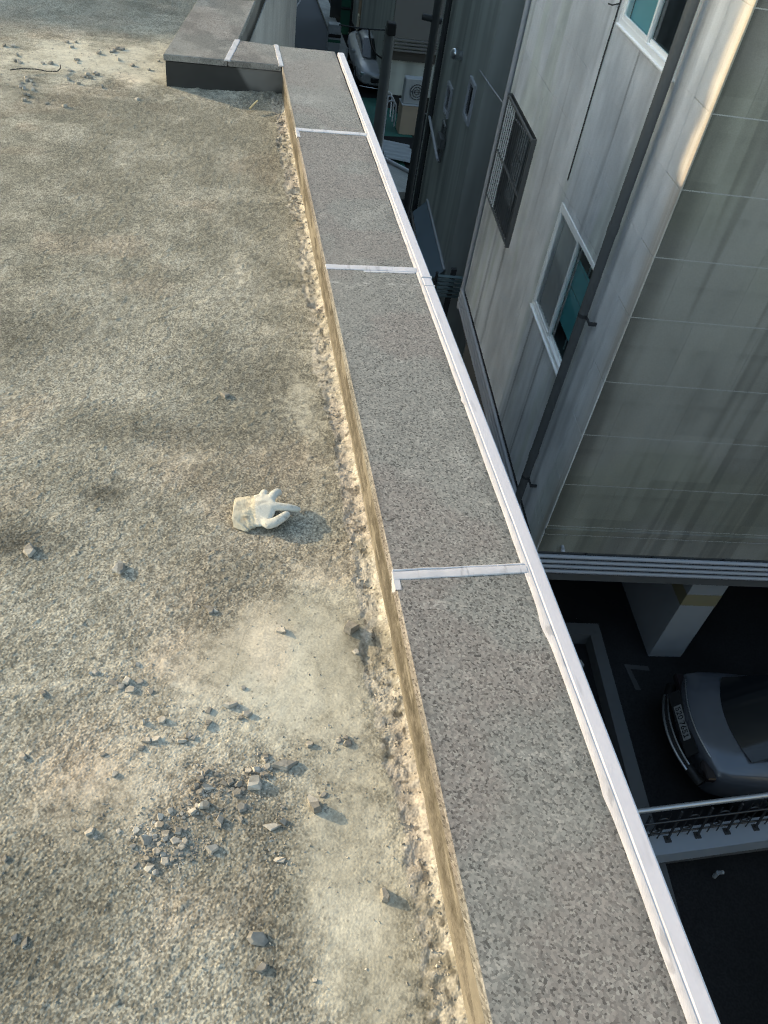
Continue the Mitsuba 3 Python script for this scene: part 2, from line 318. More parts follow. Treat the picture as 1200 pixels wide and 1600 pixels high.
plain('m_wire', (0.30, 0.31, 0.33), 0.5)
plain('m_stone_trim', (0.26, 0.29, 0.33), 0.6)
plain('m_plate', (0.22, 0.22, 0.215), 0.5)
plain('m_asphalt', (0.085, 0.088, 0.095), 0.9)
plain('m_kerb', (0.085, 0.088, 0.09), 0.9)
plain('m_teal_steel', (0.12, 0.17, 0.18), 0.5)
plain('m_twig', (0.05, 0.045, 0.04), 0.7)
plain('m_straw', (0.55, 0.45, 0.25), 0.8)
mat('m_pane', {'type': 'thindielectric', 'int_ior': 1.5, 'specular_transmittance': rgb(0.62, 0.82, 0.82)}, two=False)
mat('m_clear_pane', {'type': 'thindielectric', 'int_ior': 1.5, 'specular_transmittance': rgb(0.9, 0.92, 0.92)}, two=False)
mat('m_awning', {'type': 'principledthin', 'base_color': rgb(0.24, 0.30, 0.35), 'roughness': 0.4, 'diff_trans': 0.7}, two=False)

# ---------------------------------------------------------------- rooftop
CH = 0.15                                    # top of the coping above the roof
FAR0, FAR1 = np.array([-0.19, 4.382]), np.array([0.175, 4.72])      # where the far parapet starts (inner, outer)
FD = np.array([0.158, 0.9874])               # its direction
def far_inner_x(y): return FAR0[0] + (y - FAR0[1]) * FD[0] / FD[1]
def roof_height(x, y):
    P3 = np.stack([x, y, np.zeros_like(x)], -1)
    s = np.clip((screed(np, x, y) - 0.3) / 0.55, 0, 1)
    h = 0.006 * (meshkit.fbm(P3 * 2.2, 3, 11) - 0.5) + 0.0026 * (meshkit.fbm(P3 * 14, 3, 12) - 0.5)
    grit = meshkit.noise(P3 * 95, 3)
    peb = np.clip(meshkit.noise(P3 * 110, 5) - 0.74, 0, 1) * 0.008
    h = h + (1 - 0.8 * s) * (0.0016 * (grit - 0.5) + peb) + 0.002 * s
    e = x - edge_x(np, y) - 0.010 * (meshkit.fbm(P3 * 40, 2, 21) - 0.5)
    t = np.clip(e / 0.012, 0, 1) * (y < 4.42)
    bro = meshkit.fbm(P3 * np.array([70, 45, 1]), 3, 31)
    rub = -0.002 + 0.008 * (bro - 0.45) + 0.006 * np.clip(meshkit.noise(P3 * 48, 41) - 0.66, 0, 1) * 1.4 - 0.022 * np.clip(meshkit.noise(P3 * 17, 43) - 0.74, 0, 1) * 2
    fil = np.clip((x - 0.362) / 0.022, 0, 1) ** 2 * (0.006 + 0.028 * np.clip(meshkit.fbm(P3 * np.array([8, 26, 1]), 3, 47) - 0.42, 0, 1))
    h = h * (1 - t) + t * (rub + fil)
    # slumped mortar heap in the inside corner of the jog
    cor = np.exp(-((x - 0.30) / 0.12) ** 2 - ((y - 4.36) / 0.1) ** 2)
    h = h + cor * (0.018 + 0.02 * (meshkit.fbm(P3 * 35, 3, 51) - 0.4))
    st = np.exp(-((x - 0.10) / 0.35) ** 2 - ((y - 4.39) / 0.03) ** 2)
    return h + 0.010 * st * meshkit.fbm(P3 * 30, 2, 61)
xs = np.concatenate([np.arange(-6, -1.4, 0.12), np.arange(-1.4, -0.55, 0.011), np.arange(-0.55, 0.402, 0.0044)])
ys = np.concatenate([np.arange(-2.0, 0.12, 0.1), np.arange(0.12, 1.9, 0.0048), np.arange(1.9, 3.2, 0.008), np.arange(3.2, 5.8, 0.013), np.arange(5.8, 10.01, 0.12)])
X, Y = np.meshgrid(xs, ys)
Zr = roof_height(X, Y)
nx, ny = len(xs), len(ys)
idx = np.arange(nx * ny).reshape(ny, nx)
quad = np.stack([idx[:-1, :-1], idx[:-1, 1:], idx[1:, 1:], idx[1:, :-1]], -1)
cx, cy = (X[:-1, :-1] + X[1:, 1:]) / 2, (Y[:-1, :-1] + Y[1:, 1:]) / 2
keep = ~((cy > 4.45) & (cx > far_inner_x(cy) + 0.12))
quad = quad[keep]
put('roof_deck', trimesh.Trimesh(np.stack([X, Y, Zr], -1).reshape(-1, 3), np.vstack([quad[:, [0, 1, 2]], quad[:, [0, 2, 3]]]), process=False), 'm_roof', smooth=True, kind='structure')

# our own building under the roof
def far_pt(base, t, off=0.0): return tuple(base + FD * t + np.array([FD[1], -FD[0]]) * off)
out_far = far_pt(FAR1, 5.2)
own = thing('apartment_block', 'grey rendered block under the rooftop, its side wall dropping into the alley', 'building')
body = Polygon([(-9, -5), (0.70, -5), (0.70, 4.69), (0.16, 4.70), far_pt(FAR1, 0.2, -0.02), far_pt(FAR1, 5.2, -0.02), (-9, 10)])
m = extrude(body, 8.9); m.apply_translation((0, 0, GZ - 0.05)); put('wall', m, 'm_concrete', own)

# ---------------------------------------------------------------- parapet
par = thing('parapet_wall', 'low brown rendered parapet with grey speckled granite coping and a white capped outer edge', 'parapet')
A_IN, A_OUT = 0.377, 0.678
JY = [-0.9, 1.089, 2.402, 3.562, 4.69]       # joints of the main run
base = extrude(Polygon([(A_IN + 0.006, -0.9), (0.70, -0.9), (0.70, 4.685), (A_IN + 0.006, 4.685)]), 0.147)
base.apply_translation((0, 0, -0.03)); put('wall', base, 'm_render', par)
jb = extrude(Polygon([(-0.182, 4.390), (A_IN + 0.006, 4.390), (A_IN + 0.006, 4.685), (0.16, 4.69), far_pt(FAR1, 5.2, -0.03), far_pt(FAR0, 5.5, 0.012)]), 0.147)
jb.apply_translation((0, 0, -0.03)); put('wall', jb, 'm_dark_render', par, label='dark weathered render on the far jog of the parapet, patched paler near the corner')
def slab(poly, key='m_granite', t=0.028, c=0.003):
    """a granite slab with small chamfers along its top edges"""
    lo = trimesh.creation.extrude_polygon(poly, t - c, engine='earcut')
    inner = poly.buffer(-c, join_style=2)
    v0, v1 = np.array(poly.exterior.coords)[:-1], np.array(inner.exterior.coords)[:-1]
    n = len(v0)
    pts = np.vstack([np.c_[v0, np.full(n, t - c)], np.c_[v0, np.zeros(n)]])
    hull = trimesh.convex.convex_hull(np.vstack([pts, np.c_[v1, np.full(len(v1), t)]]))
    hull.apply_translation((0, 0, CH - t))
    return put('coping_slab', hull, key, par)
G2 = 0.0025
for k in range(4):
    slab(Polygon([(A_IN, JY[k] + G2), (A_OUT, JY[k] + G2), (A_OUT, JY[k + 1] - (G2 if k < 3 else 0)), (A_IN, JY[k + 1] - (G2 if k < 3 else 0))]))
slab(Polygon([(0.114, 4.382), (A_IN - 0.004, 4.382), (A_IN - 0.004, 4.69), (0.180, 4.718)]))
f1 = far_pt(FAR0, 1.05); f2 = far_pt(FAR1, 0.80)
slab(Polygon([tuple(FAR0), (0.110, 4.382), (0.176, 4.7215), f2, f1]))
slab(Polygon([far_pt(FAR0, 1.06), far_pt(FAR1, 0.81), far_pt(FAR1, 2.1), far_pt(FAR0, 2.35)]))
slab(Polygon([far_pt(FAR0, 2.36), far_pt(FAR1, 2.11), far_pt(FAR1, 3.4), far_pt(FAR0, 3.65)]))
slab(Polygon([far_pt(FAR0, 3.66), far_pt(FAR1, 3.41), far_pt(FAR1, 5.1), far_pt(FAR0, 5.4)]))

def bead(p0, p1, w, h=0.0025, side=None, seed=0, n=60, z=None, parent=None, label=None):
    """a hand-tooled strip of sealant with slightly wandering edges"""
    p0, p1 = np.array(p0, float), np.array(p1, float)
    L = np.linalg.norm(p1 - p0); d = (p1 - p0) / L; q = np.array([d[1], -d[0]])
    t = np.linspace(0, 1, n)
    r_ = np.random.default_rng(seed)
    def wander(a): return a * np.interp(t, np.linspace(0, 1, max(6, int(L * 30))), r_.uniform(-1, 1, max(6, int(L * 30))))
    l, rr = -w / 2 + wander(0.0008), w / 2 + wander(0.0012)
    hh = h * (1 + wander(0.35))
    z = CH if z is None else z
    V = []
    for k in range(n):
        c = p0 + d * L * t[k]
        for o, e in ((l[k], -0.004), (l[k] * 0.8, hh[k] * 0.7), (0.0, hh[k]), (rr[k] * 0.8, hh[k] * 0.7), (rr[k], -0.004)):
            V.append((*(c + q * o), z + e))
    F = []
    for k in range(n - 1):
        for j in range(4):
            a = k * 5 + j
            F += [[a, a + 5, a + 6], [a, a + 6, a + 1]]
    e = (n - 1) * 5
    F += [[0, 1, 2], [0, 2, 3], [0, 3, 4], [e, e + 2, e + 1], [e, e + 3, e + 2], [e, e + 4, e + 3]]
    return trimesh.Trimesh(np.array(V), np.array(F), process=False)
# beads over the slab joints
put('joint_bead', join(bead((A_IN - 0.001, 1.083), (A_OUT + 0.004, 1.089), 0.026, 0.0035, seed=1), bead((A_IN, 1.0965), (A_OUT, 1.103), 0.006, 0.0045, seed=8)), 'm_sealant', par, smooth=40)
put('joint_bead', join(bead((A_IN, 2.402), (A_OUT + 0.004, 2.405), 0.034, 0.003, seed=2), bead((0.50, 2.383), (A_OUT - 0.005, 2.386), 0.010, 0.0012, seed=9)), 'm_sealant', par, smooth=40)
put('joint_bead', bead((A_IN, 3.562), (A_OUT + 0.004, 3.566), 0.034, 0.003, seed=3), 'm_sealant', par, smooth=40)
put('joint_bead', bead((A_IN - 0.004, 4.372), (A_IN - 0.008, 4.70), 0.026, 0.003, seed=4), 'm_sealant', par, smooth=40)
put('joint_bead', bead((0.110, 4.378), (0.173, 4.725), 0.032, 0.003, seed=5), 'm_sealant', par, smooth=40)
put('joint_bead', bead(far_pt(FAR0, 1.055), far_pt(FAR1, 0.805), 0.012, 0.001, seed=6), 'm_render', par, smooth=40)
# sealant smeared down the inner edge below the joint ends
def drip(y, w, h, seed):
    r_ = np.random.default_rng(seed); a = np.linspace(-1, 1, 15)
    top = np.c_[y + a * w, np.full(15, CH + 0.001)]
    low = np.c_[y + a * w, CH - 0.004 - h * (1 - np.abs(a) ** 1.5) * r_.uniform(0.55, 1.0, 15)]
    V = [(A_IN - 0.0015, *p) for p in top] + [(A_IN - 0.0015, *p) for p in low] + [(A_IN + 0.012, *p) for p in top] + [(A_IN + 0.012, *p) for p in low]
    F = []
    for k in range(14):
        F += [[k, k + 15, k + 16], [k, k + 16, k + 1], [k, k + 1, k + 31], [k, k + 31, k + 30], [k + 15, k + 45, k + 46], [k + 15, k + 46, k + 16]]
    return trimesh.Trimesh(np.array(V), np.array(F), process=False)
put('sealant_smear', drip(1.066, 0.022, 0.034, 1), 'm_sealant', par, label='white sealant run down the slab edge at the nearest joint')
put('sealant_smear', drip(3.53, 0.05, 0.016, 2), 'm_sealant', par)
# white cap along the outer edge: two lengths with a lapped seam
def cap(y0, y1, z):
    pr = Polygon([(0.688, -0.012), (0.689, 0.001), (0.693, 0.004), (0.719, 0.004), (0.7235, 0.0005), (0.7235, -0.13), (0.7195, -0.13), (0.7195, -0.012)])
    m = trimesh.creation.extrude_polygon(pr, y1 - y0, engine='earcut')
    return frame_to_world(m, (0, y1, z), (1, 0, 0), (0, 0, 1), (0, -1, 0))
put('edge_cap', cap(-0.9, 2.355, CH), 'm_cap', par)
put('edge_cap', cap(2.3552, 4.66, CH + 0.002), 'm_cap', par)
put('cap_seam', join(box(0.6885, 0.7245, 2.300, 2.303, CH, CH + 0.0055), box(0.6885, 0.7245, 2.352, 2.3555, CH, CH + 0.0068)), 'm_sealant', par)
# long bead between granite and cap, wider towards the near end
def long_bead(y0, y1, w0, w1, seed, n=400):
    r_ = np.random.default_rng(seed); t = np.linspace(0, 1, n); y = y0 + (y1 - y0) * t
    w = w0 + (w1 - w0) * t
    left = 0.688 - w + 0.0012 * np.interp(t, np.linspace(0, 1, 70), r_.uniform(-1, 1, 70))
    for c_, a_, s_ in ((0.93, 0.005, 0.03), (0.56, 0.003, 0.02), (1.70, 0.006, 0.006)):
        left -= a_ * np.exp(-((y - c_) / s_) ** 2)
    V = []
    for k in range(n):
        b = 0.003 + 0.0008 * math.sin(y[k] * 37)
        for x_, z_ in ((left[k], -0.004), (left[k] + 0.0012, 0.0010), (0.688 - 0.25 * w[k], 0.0018), (0.6872, 0.3 * b + 0.0024), (0.690, 0.3 * b + 0.0012), (0.691, -0.004)):
            V.append((x_, y[k], CH + z_))
    F = []
    for k in range(n - 1):
        for j in range(5):
            a = k * 6 + j
            F += [[a, a + 1, a + 7], [a, a + 7, a + 6]]
    return trimesh.Trimesh(np.array(V), np.array(F), process=False)
put('edge_bead', long_bead(-0.9, 4.64, 0.021, 0.004, 4), 'm_sealant', par, smooth=50)

# ---------------------------------------------------------------- loose chips of broken concrete on the roof
def ground_h(x, y): return float(roof_height(np.array([x]), np.array([y]))[0])
def chip_mesh(x, y, L, W, r, H=None, ang=None, flat=0.5):
    """a flat angular flake: a broken polygon with a smaller, tilted upper face"""
    L, W = (1.15 * L, 1.15 * W) if y < 3 else (0.85 * L, 0.8 * W)
    k = int(r.integers(4, 7))
    th = np.sort((np.arange(k) + r.uniform(-0.32, 0.32, k)) * 2 * np.pi / k)
    rad = r.uniform(0.72, 1.12, k)
    lo = np.c_[np.cos(th) * rad, np.sin(th) * rad]
    up_ = lo * r.uniform(0.62, 0.97, (k, 1)) + r.normal(0, 0.06, 2)
    H = H or min(L, W) * r.uniform(0.18, 0.46)
    tilt = r.normal(0, 0.22, 2)
    zt = 1 + up_ @ tilt
    mid_ = lo * r.uniform(0.95, 1.1, (k, 1))
    v = np.vstack([np.c_[lo, np.zeros(k)], np.c_[mid_, np.full(k, 0.45) + r.normal(0, 0.08, k)], np.c_[up_, zt]])
    m = trimesh.convex.convex_hull(v * np.array([L / 2, W / 2, H]))
    m.apply_transform(trimesh.transformations.euler_matrix(r.normal(0, 0.12), r.normal(0, 0.12), r.uniform(-0.5, 0.5) if ang is None else ang))
    m.apply_translation((x, y, ground_h(x, y) - m.bounds[0][2] - 0.12 * H))
    return m
CHIPS = [(0.129, 0.745, 0.056, 0.022), (0.069, 0.714, 0.03, 0.029), (0.092, 0.763, 0.015, 0.016), (0.088, 0.745, 0.018, 0.011), (0.059, 0.74, 0.013, 0.012), (0.074, 0.74, 0.018, 0.015), (0.085, 0.73, 0.015, 0.01), (-0.02, 0.746, 0.015, 0.014), (-0.03, 0.733, 0.017, 0.016), (-0, 0.738, 0.01, 0.01), (-0.017, 0.713, 0.024, 0.012), (-0.037, 0.719, 0.012, 0.013), (-0.03, 0.705, 0.014, 0.013), (0.014, 0.719, 0.02, 0.013), (0.025, 0.72, 0.012, 0.016), (0.04, 0.714, 0.015, 0.013), (0.036, 0.697, 0.017, 0.016), (0.044, 0.67, 0.019, 0.018), (0.047, 0.703, 0.01, 0.012), (-0.023, 0.679, 0.022, 0.018), (-0.044, 0.67, 0.014, 0.013), (-0.05, 0.687, 0.012, 0.011), (-0.063, 0.668, 0.007, 0.007), (0.003, 0.648, 0.018, 0.022), (-0.084, 0.675, 0.012, 0.01), (-0.102, 0.651, 0.019, 0.012), (-0.112, 0.658, 0.009, 0.008), (-0.142, 0.647, 0.016, 0.012), (-0.125, 0.626, 0.02, 0.021), (-0.091, 0.634, 0.016, 0.017), (-0.106, 0.604, 0.018, 0.016), (-0.101, 0.617, 0.009, 0.01), (-0.073, 0.621, 0.017, 0.015), (-0.057, 0.617, 0.012, 0.014), (-0.063, 0.606, 0.013, 0.01), (-0.068, 0.637, 0.018, 0.014), (-0.063, 0.596, 0.011, 0.008), (-0.079, 0.586, 0.008, 0.009), (-0.091, 0.585, 0.016, 0.015), (-0.12, 0.592, 0.013, 0.01), (-0.116, 0.577, 0.018, 0.015), (-0.105, 0.568, 0.011, 0.01), (-0.037, 0.603, 0.007, 0.006), (-0.045, 0.604, 0.006, 0.007), (-0.012, 0.6, 0.024, 0.018), (0.105, 0.568, 0.021, 0.009), (0.098, 0.628, 0.031, 0.016), (0.117, 0.635, 0.015, 0.013), (0.176, 0.661, 0.024, 0.032), (0.195, 0.678, 0.015, 0.009), (0.117, 0.663, 0.01, 0.008), (-0.238, 0.982, 0.018, 0.013), (-0.246, 0.981, 0.01, 0.01), (-0.201, 0.955, 0.021, 0.022), (-0.174, 0.956, 0.019, 0.019), (-0.166, 0.937, 0.026, 0.019), (-0.185, 0.945, 0.016, 0.014), (-0.149, 0.955, 0.016, 0.015), (-0.127, 0.929, 0.013, 0.014), (-0.156, 0.996, 0.011, 0.012), (-0.137, 0.86, 0.007, 0.011), (-0.103, 0.863, 0.018, 0.017), (-0.131, 0.819, 0.025, 0.015), (-0.113, 0.821, 0.015, 0.014), (-0.14, 0.806, 0.014, 0.012), (-0.066, 0.814, 0.018, 0.011), (-0.053, 0.824, 0.012, 0.014), (-0.043, 0.818, 0.013, 0.01), (-0.012, 0.876, 0.016, 0.012), (-0.015, 0.85, 0.015, 0.015), (-0.018, 0.841, 0.011, 0.011), (0.03, 0.883, 0.033, 0.01), (0.044, 0.881, 0.008, 0.009), (0.06, 0.862, 0.021, 0.015), (0.048, 0.855, 0.012, 0.01), (0.056, 0.921, 0.01, 0.01), (0.179, 0.784, 0.018, 0.014), (0.238, 0.787, 0.013, 0.012), (0.255, 0.779, 0.019, 0.013), (0.252, 0.793, 0.011, 0.009), (-0.209, 0.799, 0.014, 0.009), (-0.185, 0.756, 0.012, 0.012), (-0.218, 0.651, 0.018, 0.012), (-0.21, 0.639, 0.01, 0.008), (-0.246, 0.656, 0.008, 0.007), (-0.171, 0.647, 0.01, 0.009), (-0.406, 1.318, 0.025, 0.039), (-0.207, 1.253, 0.028, 0.038), (-0.004, 1.13, 0.039, 0.016), (0.144, 1.059, 0.024, 0.022), (0.295, 1.057, 0.033, 0.032), (0.28, 0.486, 0.017, 0.027), (0.06, 0.442, 0.029, 0.027), (0.065, 0.398, 0.02, 0.014), (0.148, 0.37, 0.009, 0.008), (0.109, 0.565, 0.016, 0.009), (0.043, 1.905, 0.029, 0.021), (-0.333, 0.94, 0.017, 0.015), (-0.35, 0.807, 0.015, 0.013), (-0.319, 0.488, 0.01, 0.014), (-0.352, 0.618, 0.01, 0.013), (-0.301, 0.481, 0.01, 0.016), (0.301, 0.996, 0.017, 0.013), (-0.006, 1.123, 0.019, 0.014), (-0.829, 4.264, 0.018, 0.029), (-0.828, 4.212, 0.032, 0.034), (-0.826, 4.343, 0.019, 0.03), (-0.815, 4.302, 0.026, 0.028), (-0.791, 4.292, 0.031, 0.027), (-0.811, 4.191, 0.024, 0.033), (-0.796, 4.121, 0.024, 0.033), (-0.794, 4.048, 0.03, 0.038), (-0.781, 4.108, 0.022, 0.034), (-0.772, 4.185, 0.03, 0.029), (-0.777, 4.25, 0.017, 0.027), (-0.775, 4.55, 0.024, 0.034), (-0.738, 4.56, 0.037, 0.039), (-0.882, 4.536, 0.027, 0.042), (-0.902, 4.636, 0.018, 0.03), (-0.897, 4.543, 0.025, 0.029), (-0.627, 4.651, 0.033, 0.047), (-0.62, 4.614, 0.023, 0.037), (-0.636, 4.358, 0.024, 0.038), (-0.641, 4.486, 0.033, 0.031), (-0.575, 4.42, 0.035, 0.039), (-0.557, 4.452, 0.032, 0.042), (-0.528, 4.489, 0.027, 0.041), (-0.536, 4.405, 0.036, 0.029), (-0.513, 4.457, 0.036, 0.034), (-0.586, 4.32, 0.027, 0.028), (-0.693, 4.034, 0.029, 0.028), (-0.617, 4.013, 0.033, 0.027), (-0.7, 4.917, 0.032, 0.04), (-0.671, 4.843, 0.033, 0.035), (-0.66, 4.93, 0.024, 0.038), (-0.461, 4.845, 0.037, 0.043), (-0.448, 4.883, 0.041, 0.036), (-0.469, 4.823, 0.039, 0.034), (-0.425, 4.878, 0.043, 0.044), (-0.53, 4.781, 0.033, 0.05), (-0.357, 4.643, 0.037, 0.044), (-0.274, 4.6, 0.021, 0.033), (-0.234, 4.751, 0.022, 0.034), (-0.427, 4.711, 0.024, 0.039), (-0.477, 4.296, 0.02, 0.031), (-0.313, 4.183, 0.028, 0.039), (-0.945, 4.773, 0.039, 0.044), (-0.983, 4.761, 0.023, 0.036)]
HEAP = 'grey concrete chips in the main rubble heap'
NAMED = {0: 'longest flat slate-grey concrete chip, at the right end of the rubble heap', 1: 'large blocky concrete chip just left of the long flat chip',
         23: 'pale kite-shaped concrete chip at the lower middle of the rubble heap', 44: 'square concrete chip lying alone just right of the heap\'s lower end',
         45: 'thin dark sliver of concrete farthest right below the rubble heap', 46: 'long low concrete chip right of the heap, below the long flat one', 48: 'upright leaning dark concrete chip, rightmost beside the rubble heap',
         28: 'big rounded pale chip at the left side of the rubble heap', 40: 'wedge of concrete at the bottom tip of the rubble heap', 19: 'pale oblong chip in the middle of the rubble heap',
         55: 'largest pale chip of the small pile above the rubble heap', 60: 'thin upright dark splinter between the two rubble piles', 71: 'long dark sliver on the bare patch above the rubble heap',
         77: 'left chip of the dark trio near the parapet', 78: 'right chip of the dark trio near the parapet', 79: 'small upper chip of the dark trio near the parapet', 76: 'lone small chip left of the dark trio near the parapet',
         86: 'pale chip in the dark stain at the left edge of the roof', 87: 'lone pale chip to the lower left of the glove', 88: 'flat dark sliver below the glove', 89: 'small grey crumb pair left of the chip beside the parapet stain',
         90: 'pale chip on the dark stain beside the parapet, below the glove', 91: 'lone upright chip on the smooth pale screed near the bottom of the roof', 92: 'dark angular chip in the stain near the bottom of the roof',
         93: 'pale wedge chip nearest the bottom edge of the picture', 94: 'tiny crumb on the pale screed at the very bottom', 95: 'small sliver right below the rubble heap', 96: 'tiny chip near the parapet, well above the glove'}
for i, (x, y, L, W) in enumerate(CHIPS):
    r = np.random.default_rng(1000 + i)
    kw = {}
    if i == 0: kw = dict(H=0.012, ang=0.12)
    if i in (60, 71): kw = dict(H=0.010)
    if i == 48: kw = dict(H=0.022, ang=0.6)
    if i == 91: kw = dict(H=0.016, ang=0.0)
    if i in NAMED: lab, grp = NAMED[i], None
    elif i < 51 and y > 0.69: lab, grp = 'small grey concrete chip in the upper right arm of the main rubble heap', HEAP
    elif i < 51 and x > -0.08: lab, grp = 'small grey concrete chip in the lower middle of the main rubble heap', HEAP + ', lower middle'
    elif i < 51: lab, grp = 'small grey concrete chip at the lower left end of the main rubble heap', HEAP + ', lower left end'
    elif i < 60: lab, grp = 'grey concrete chip in the small pile above and left of the rubble heap', 'chips in the small upper pile'
    elif i < 76: lab, grp = 'concrete chip scattered between the small pile and the main rubble heap', 'chips scattered between the piles'
    elif i < 86: lab, grp = 'stray concrete chip on the pinkish roof left of the rubble heap', 'stray chips left of the heap'
    elif i < 104: lab, grp = 'tiny concrete crumb scattered alone on the near roof', 'stray crumbs on the near roof'
    elif x < -0.66 and y < 4.6: lab, grp = 'small chip in the leftmost patch of far litter, around the bent wire', 'chips round the bent wire'
    elif x < -0.4 and y < 4.55: lab, grp = 'small chip in the patch of far litter right of the bent wire', 'chips right of the bent wire'
    else: lab, grp = 'small chip in the farthest litter near the shadow edge across the roof', 'chips near the shadow edge'
    if i >= 104: kw = dict(H=r.uniform(0.006, 0.012))
    put('concrete_chip', chip_mesh(x, y, L, W, r, **kw), 'm_chip', label=lab, cat='stone chip', group=grp)
r = np.random.default_rng(77)
for i in range(44):     # the small flakes that fill the heap between the bigger ones
    c = CHIPS[int(r.integers(1, 45))]
    x, y = c[0] + r.normal(0, 0.013), c[1] + r.normal(0, 0.011)
    L = r.uniform(0.006, 0.014)
    where = ('in the upper right arm of the main rubble heap', '') if y > 0.69 else ('in the lower middle of the main rubble heap', ', lower middle') if x > -0.08 else ('at the lower left end of the main rubble heap', ', lower left end')
    put('concrete_chip', chip_mesh(x, y, L, L * r.uniform(0.6, 1.1), np.random.default_rng(3000 + i)), 'm_chip', label='tiny grey flake filling the gaps ' + where[0], cat='stone chip', group='tiny flakes filling the main rubble heap' + where[1])
# uncountable grit
r = np.random.default_rng(5); parts = []
proto = [trimesh.convex.convex_hull(r.normal(size=(7, 3)) * np.array([1, 1, 0.7])) for _ in range(8)]
for m in proto: m.vertices /= np.abs(m.vertices).max()
centres = np.array([(c[0], c[1]) for c in CHIPS[:86]]); far_c = np.array([(c[0], c[1]) for c in CHIPS[104:]])
P = [np.c_[r.uniform(-0.8, 0.32, 1500), r.uniform(0.25, 2.6, 1500)], np.array([(c[0], c[1]) for c in CHIPS[:51]])[r.integers(0, 51, 900)] + r.normal(0, 0.014, (900, 2)), centres[r.integers(0, 86, 650)] + r.normal(0, 0.03, (650, 2)), far_c[r.integers(0, len(far_c), 320)] + r.normal(0, 0.07, (320, 2)), np.c_[r.uniform(0.328, 0.38, 700), r.uniform(0.2, 4.35, 700)], np.c_[r.uniform(0.15, 0.37, 120), r.uniform(4.22, 4.385, 120)]]
P = np.vstack(P)
P = P[(P[:, 0] < 0.382) & ((P[:, 1] < 4.37) | (P[:, 0] < -0.2 + (P[:, 1] - 4.4) * 0.16))]
GH = roof_height(P[:, 0], P[:, 1])
for i in range(len(P)):
    m = proto[i % 8]; s = r.uniform(0.0012, 0.0034) * (1.5 if P[i, 1] > 3 else 1) * (1.5 if P[i, 0] > 0.325 else 1)
    v = m.vertices * s; a = r.uniform(0, 6.3); c, q = math.cos(a), math.sin(a)
    v = np.c_[v[:, 0] * c - v[:, 1] * q, v[:, 0] * q + v[:, 1] * c, v[:, 2]] + (P[i, 0], P[i, 1], GH[i] + s * 0.35)
    parts.append((v, m.faces))
off = np.cumsum([0] + [len(a) for a, _ in parts])
put('grit', trimesh.Trimesh(np.vstack([a for a, _ in parts]), np.vstack([f + o for (_, f), o in zip(parts, off)]), process=False), 'm_chip', label='fine grit and crumbs strewn over the rough concrete roof', cat='grit', kind='stuff')
put('wire_scrap', tube([(-0.90, 4.395, 0.012), (-0.85, 4.40, 0.02), (-0.79, 4.425, 0.016), (-0.74, 4.42, 0.012), (-0.692, 4.426, 0.014), (-0.68, 4.46, 0.02), (-0.686, 4.50, 0.022)], 0.0026, 6), 'm_twig', smooth=True, label='thin dark bent wire lying among the far litter on the roof', cat='wire')
put('straw_stem', tube([(0.212, 4.13, 0.022), (0.23, 4.16, 0.03), (0.250, 4.20, 0.035)], 0.0045, 6), 'm_straw', smooth=True, label='short pale straw stalk on the mortar crumbs by the dark jog', cat='stalk')

# ---------------------------------------------------------------- work glove
gl = thing('work_glove', 'off-white rubber work glove lying palm down on the roof, fingers half curled towards the parapet', 'glove')
def chain(*s):
    return m3.Manifold.batch_boolean([hullm(s[i], s[i + 1]) for i in range(len(s) - 1)], m3.OpType.Add)
def S(x, y, z, r): return (x, y, z, r)
palm = hullm(S(0.112, 1.436, 0.044, 0.010), S(0.134, 1.428, 0.050, 0.010), S(0.145, 1.410, 0.048, 0.010), S(0.141, 1.392, 0.038, 0.010), S(0.128, 1.374, 0.028, 0.011), S(0.112, 1.372, 0.022, 0.010), S(0.104, 1.402, 0.038, 0.014), S(0.102, 1.428, 0.036, 0.012))
heel = hullm(S(0.108, 1.432, 0.036, 0.012), S(0.104, 1.405, 0.038, 0.013), S(0.110, 1.376, 0.020, 0.009), S(0.082, 1.440, 0.030, 0.011), S(0.080, 1.398, 0.028, 0.014), S(0.090, 1.370, 0.012, 0.008))
cuff = hullm(S(0.086, 1.440, 0.034, 0.007), S(0.084, 1.402, 0.036, 0.008), S(0.088, 1.372, 0.012, 0.006), S(0.060, 1.448, 0.030, 0.004), S(0.054, 1.418, 0.042, 0.004), S(0.049, 1.388, 0.026, 0.004), S(0.052, 1.378, 0.006, 0.004), S(0.082, 1.362, 0.006, 0.004), S(0.062, 1.450, 0.008, 0.004))
index = chain(S(0.140, 1.405, 0.046, 0.0115), S(0.160, 1.4035, 0.046, 0.0102), S(0.180, 1.4025, 0.044, 0.0096), S(0.198, 1.4035, 0.038, 0.0090), S(0.208, 1.4050, 0.032, 0.0076))
middle = chain(S(0.138, 1.422, 0.050, 0.0105), S(0.150, 1.438, 0.054, 0.0112), S(0.159, 1.451, 0.050, 0.0105), S(0.163, 1.457, 0.041, 0.0096))
ring = chain(S(0.122, 1.432, 0.048, 0.0110), S(0.126, 1.449, 0.048, 0.0100), S(0.130, 1.457, 0.040, 0.0092), S(0.134, 1.456, 0.026, 0.0085))
little = chain(S(0.110, 1.434, 0.040, 0.0105), S(0.108, 1.446, 0.034, 0.0095), S(0.112, 1.450, 0.022, 0.0085), S(0.118, 1.444, 0.012, 0.0080))
thumb = chain(S(0.118, 1.378, 0.026, 0.0115), S(0.133, 1.360, 0.028, 0.0125), S(0.150, 1.363, 0.033, 0.0120), S(0.166, 1.374, 0.036, 0.0112), S(0.178, 1.384, 0.036, 0.0100))
g = m3.Manifold.batch_boolean([palm, heel, cuff, index, middle, ring, little, thumb], m3.OpType.Add)
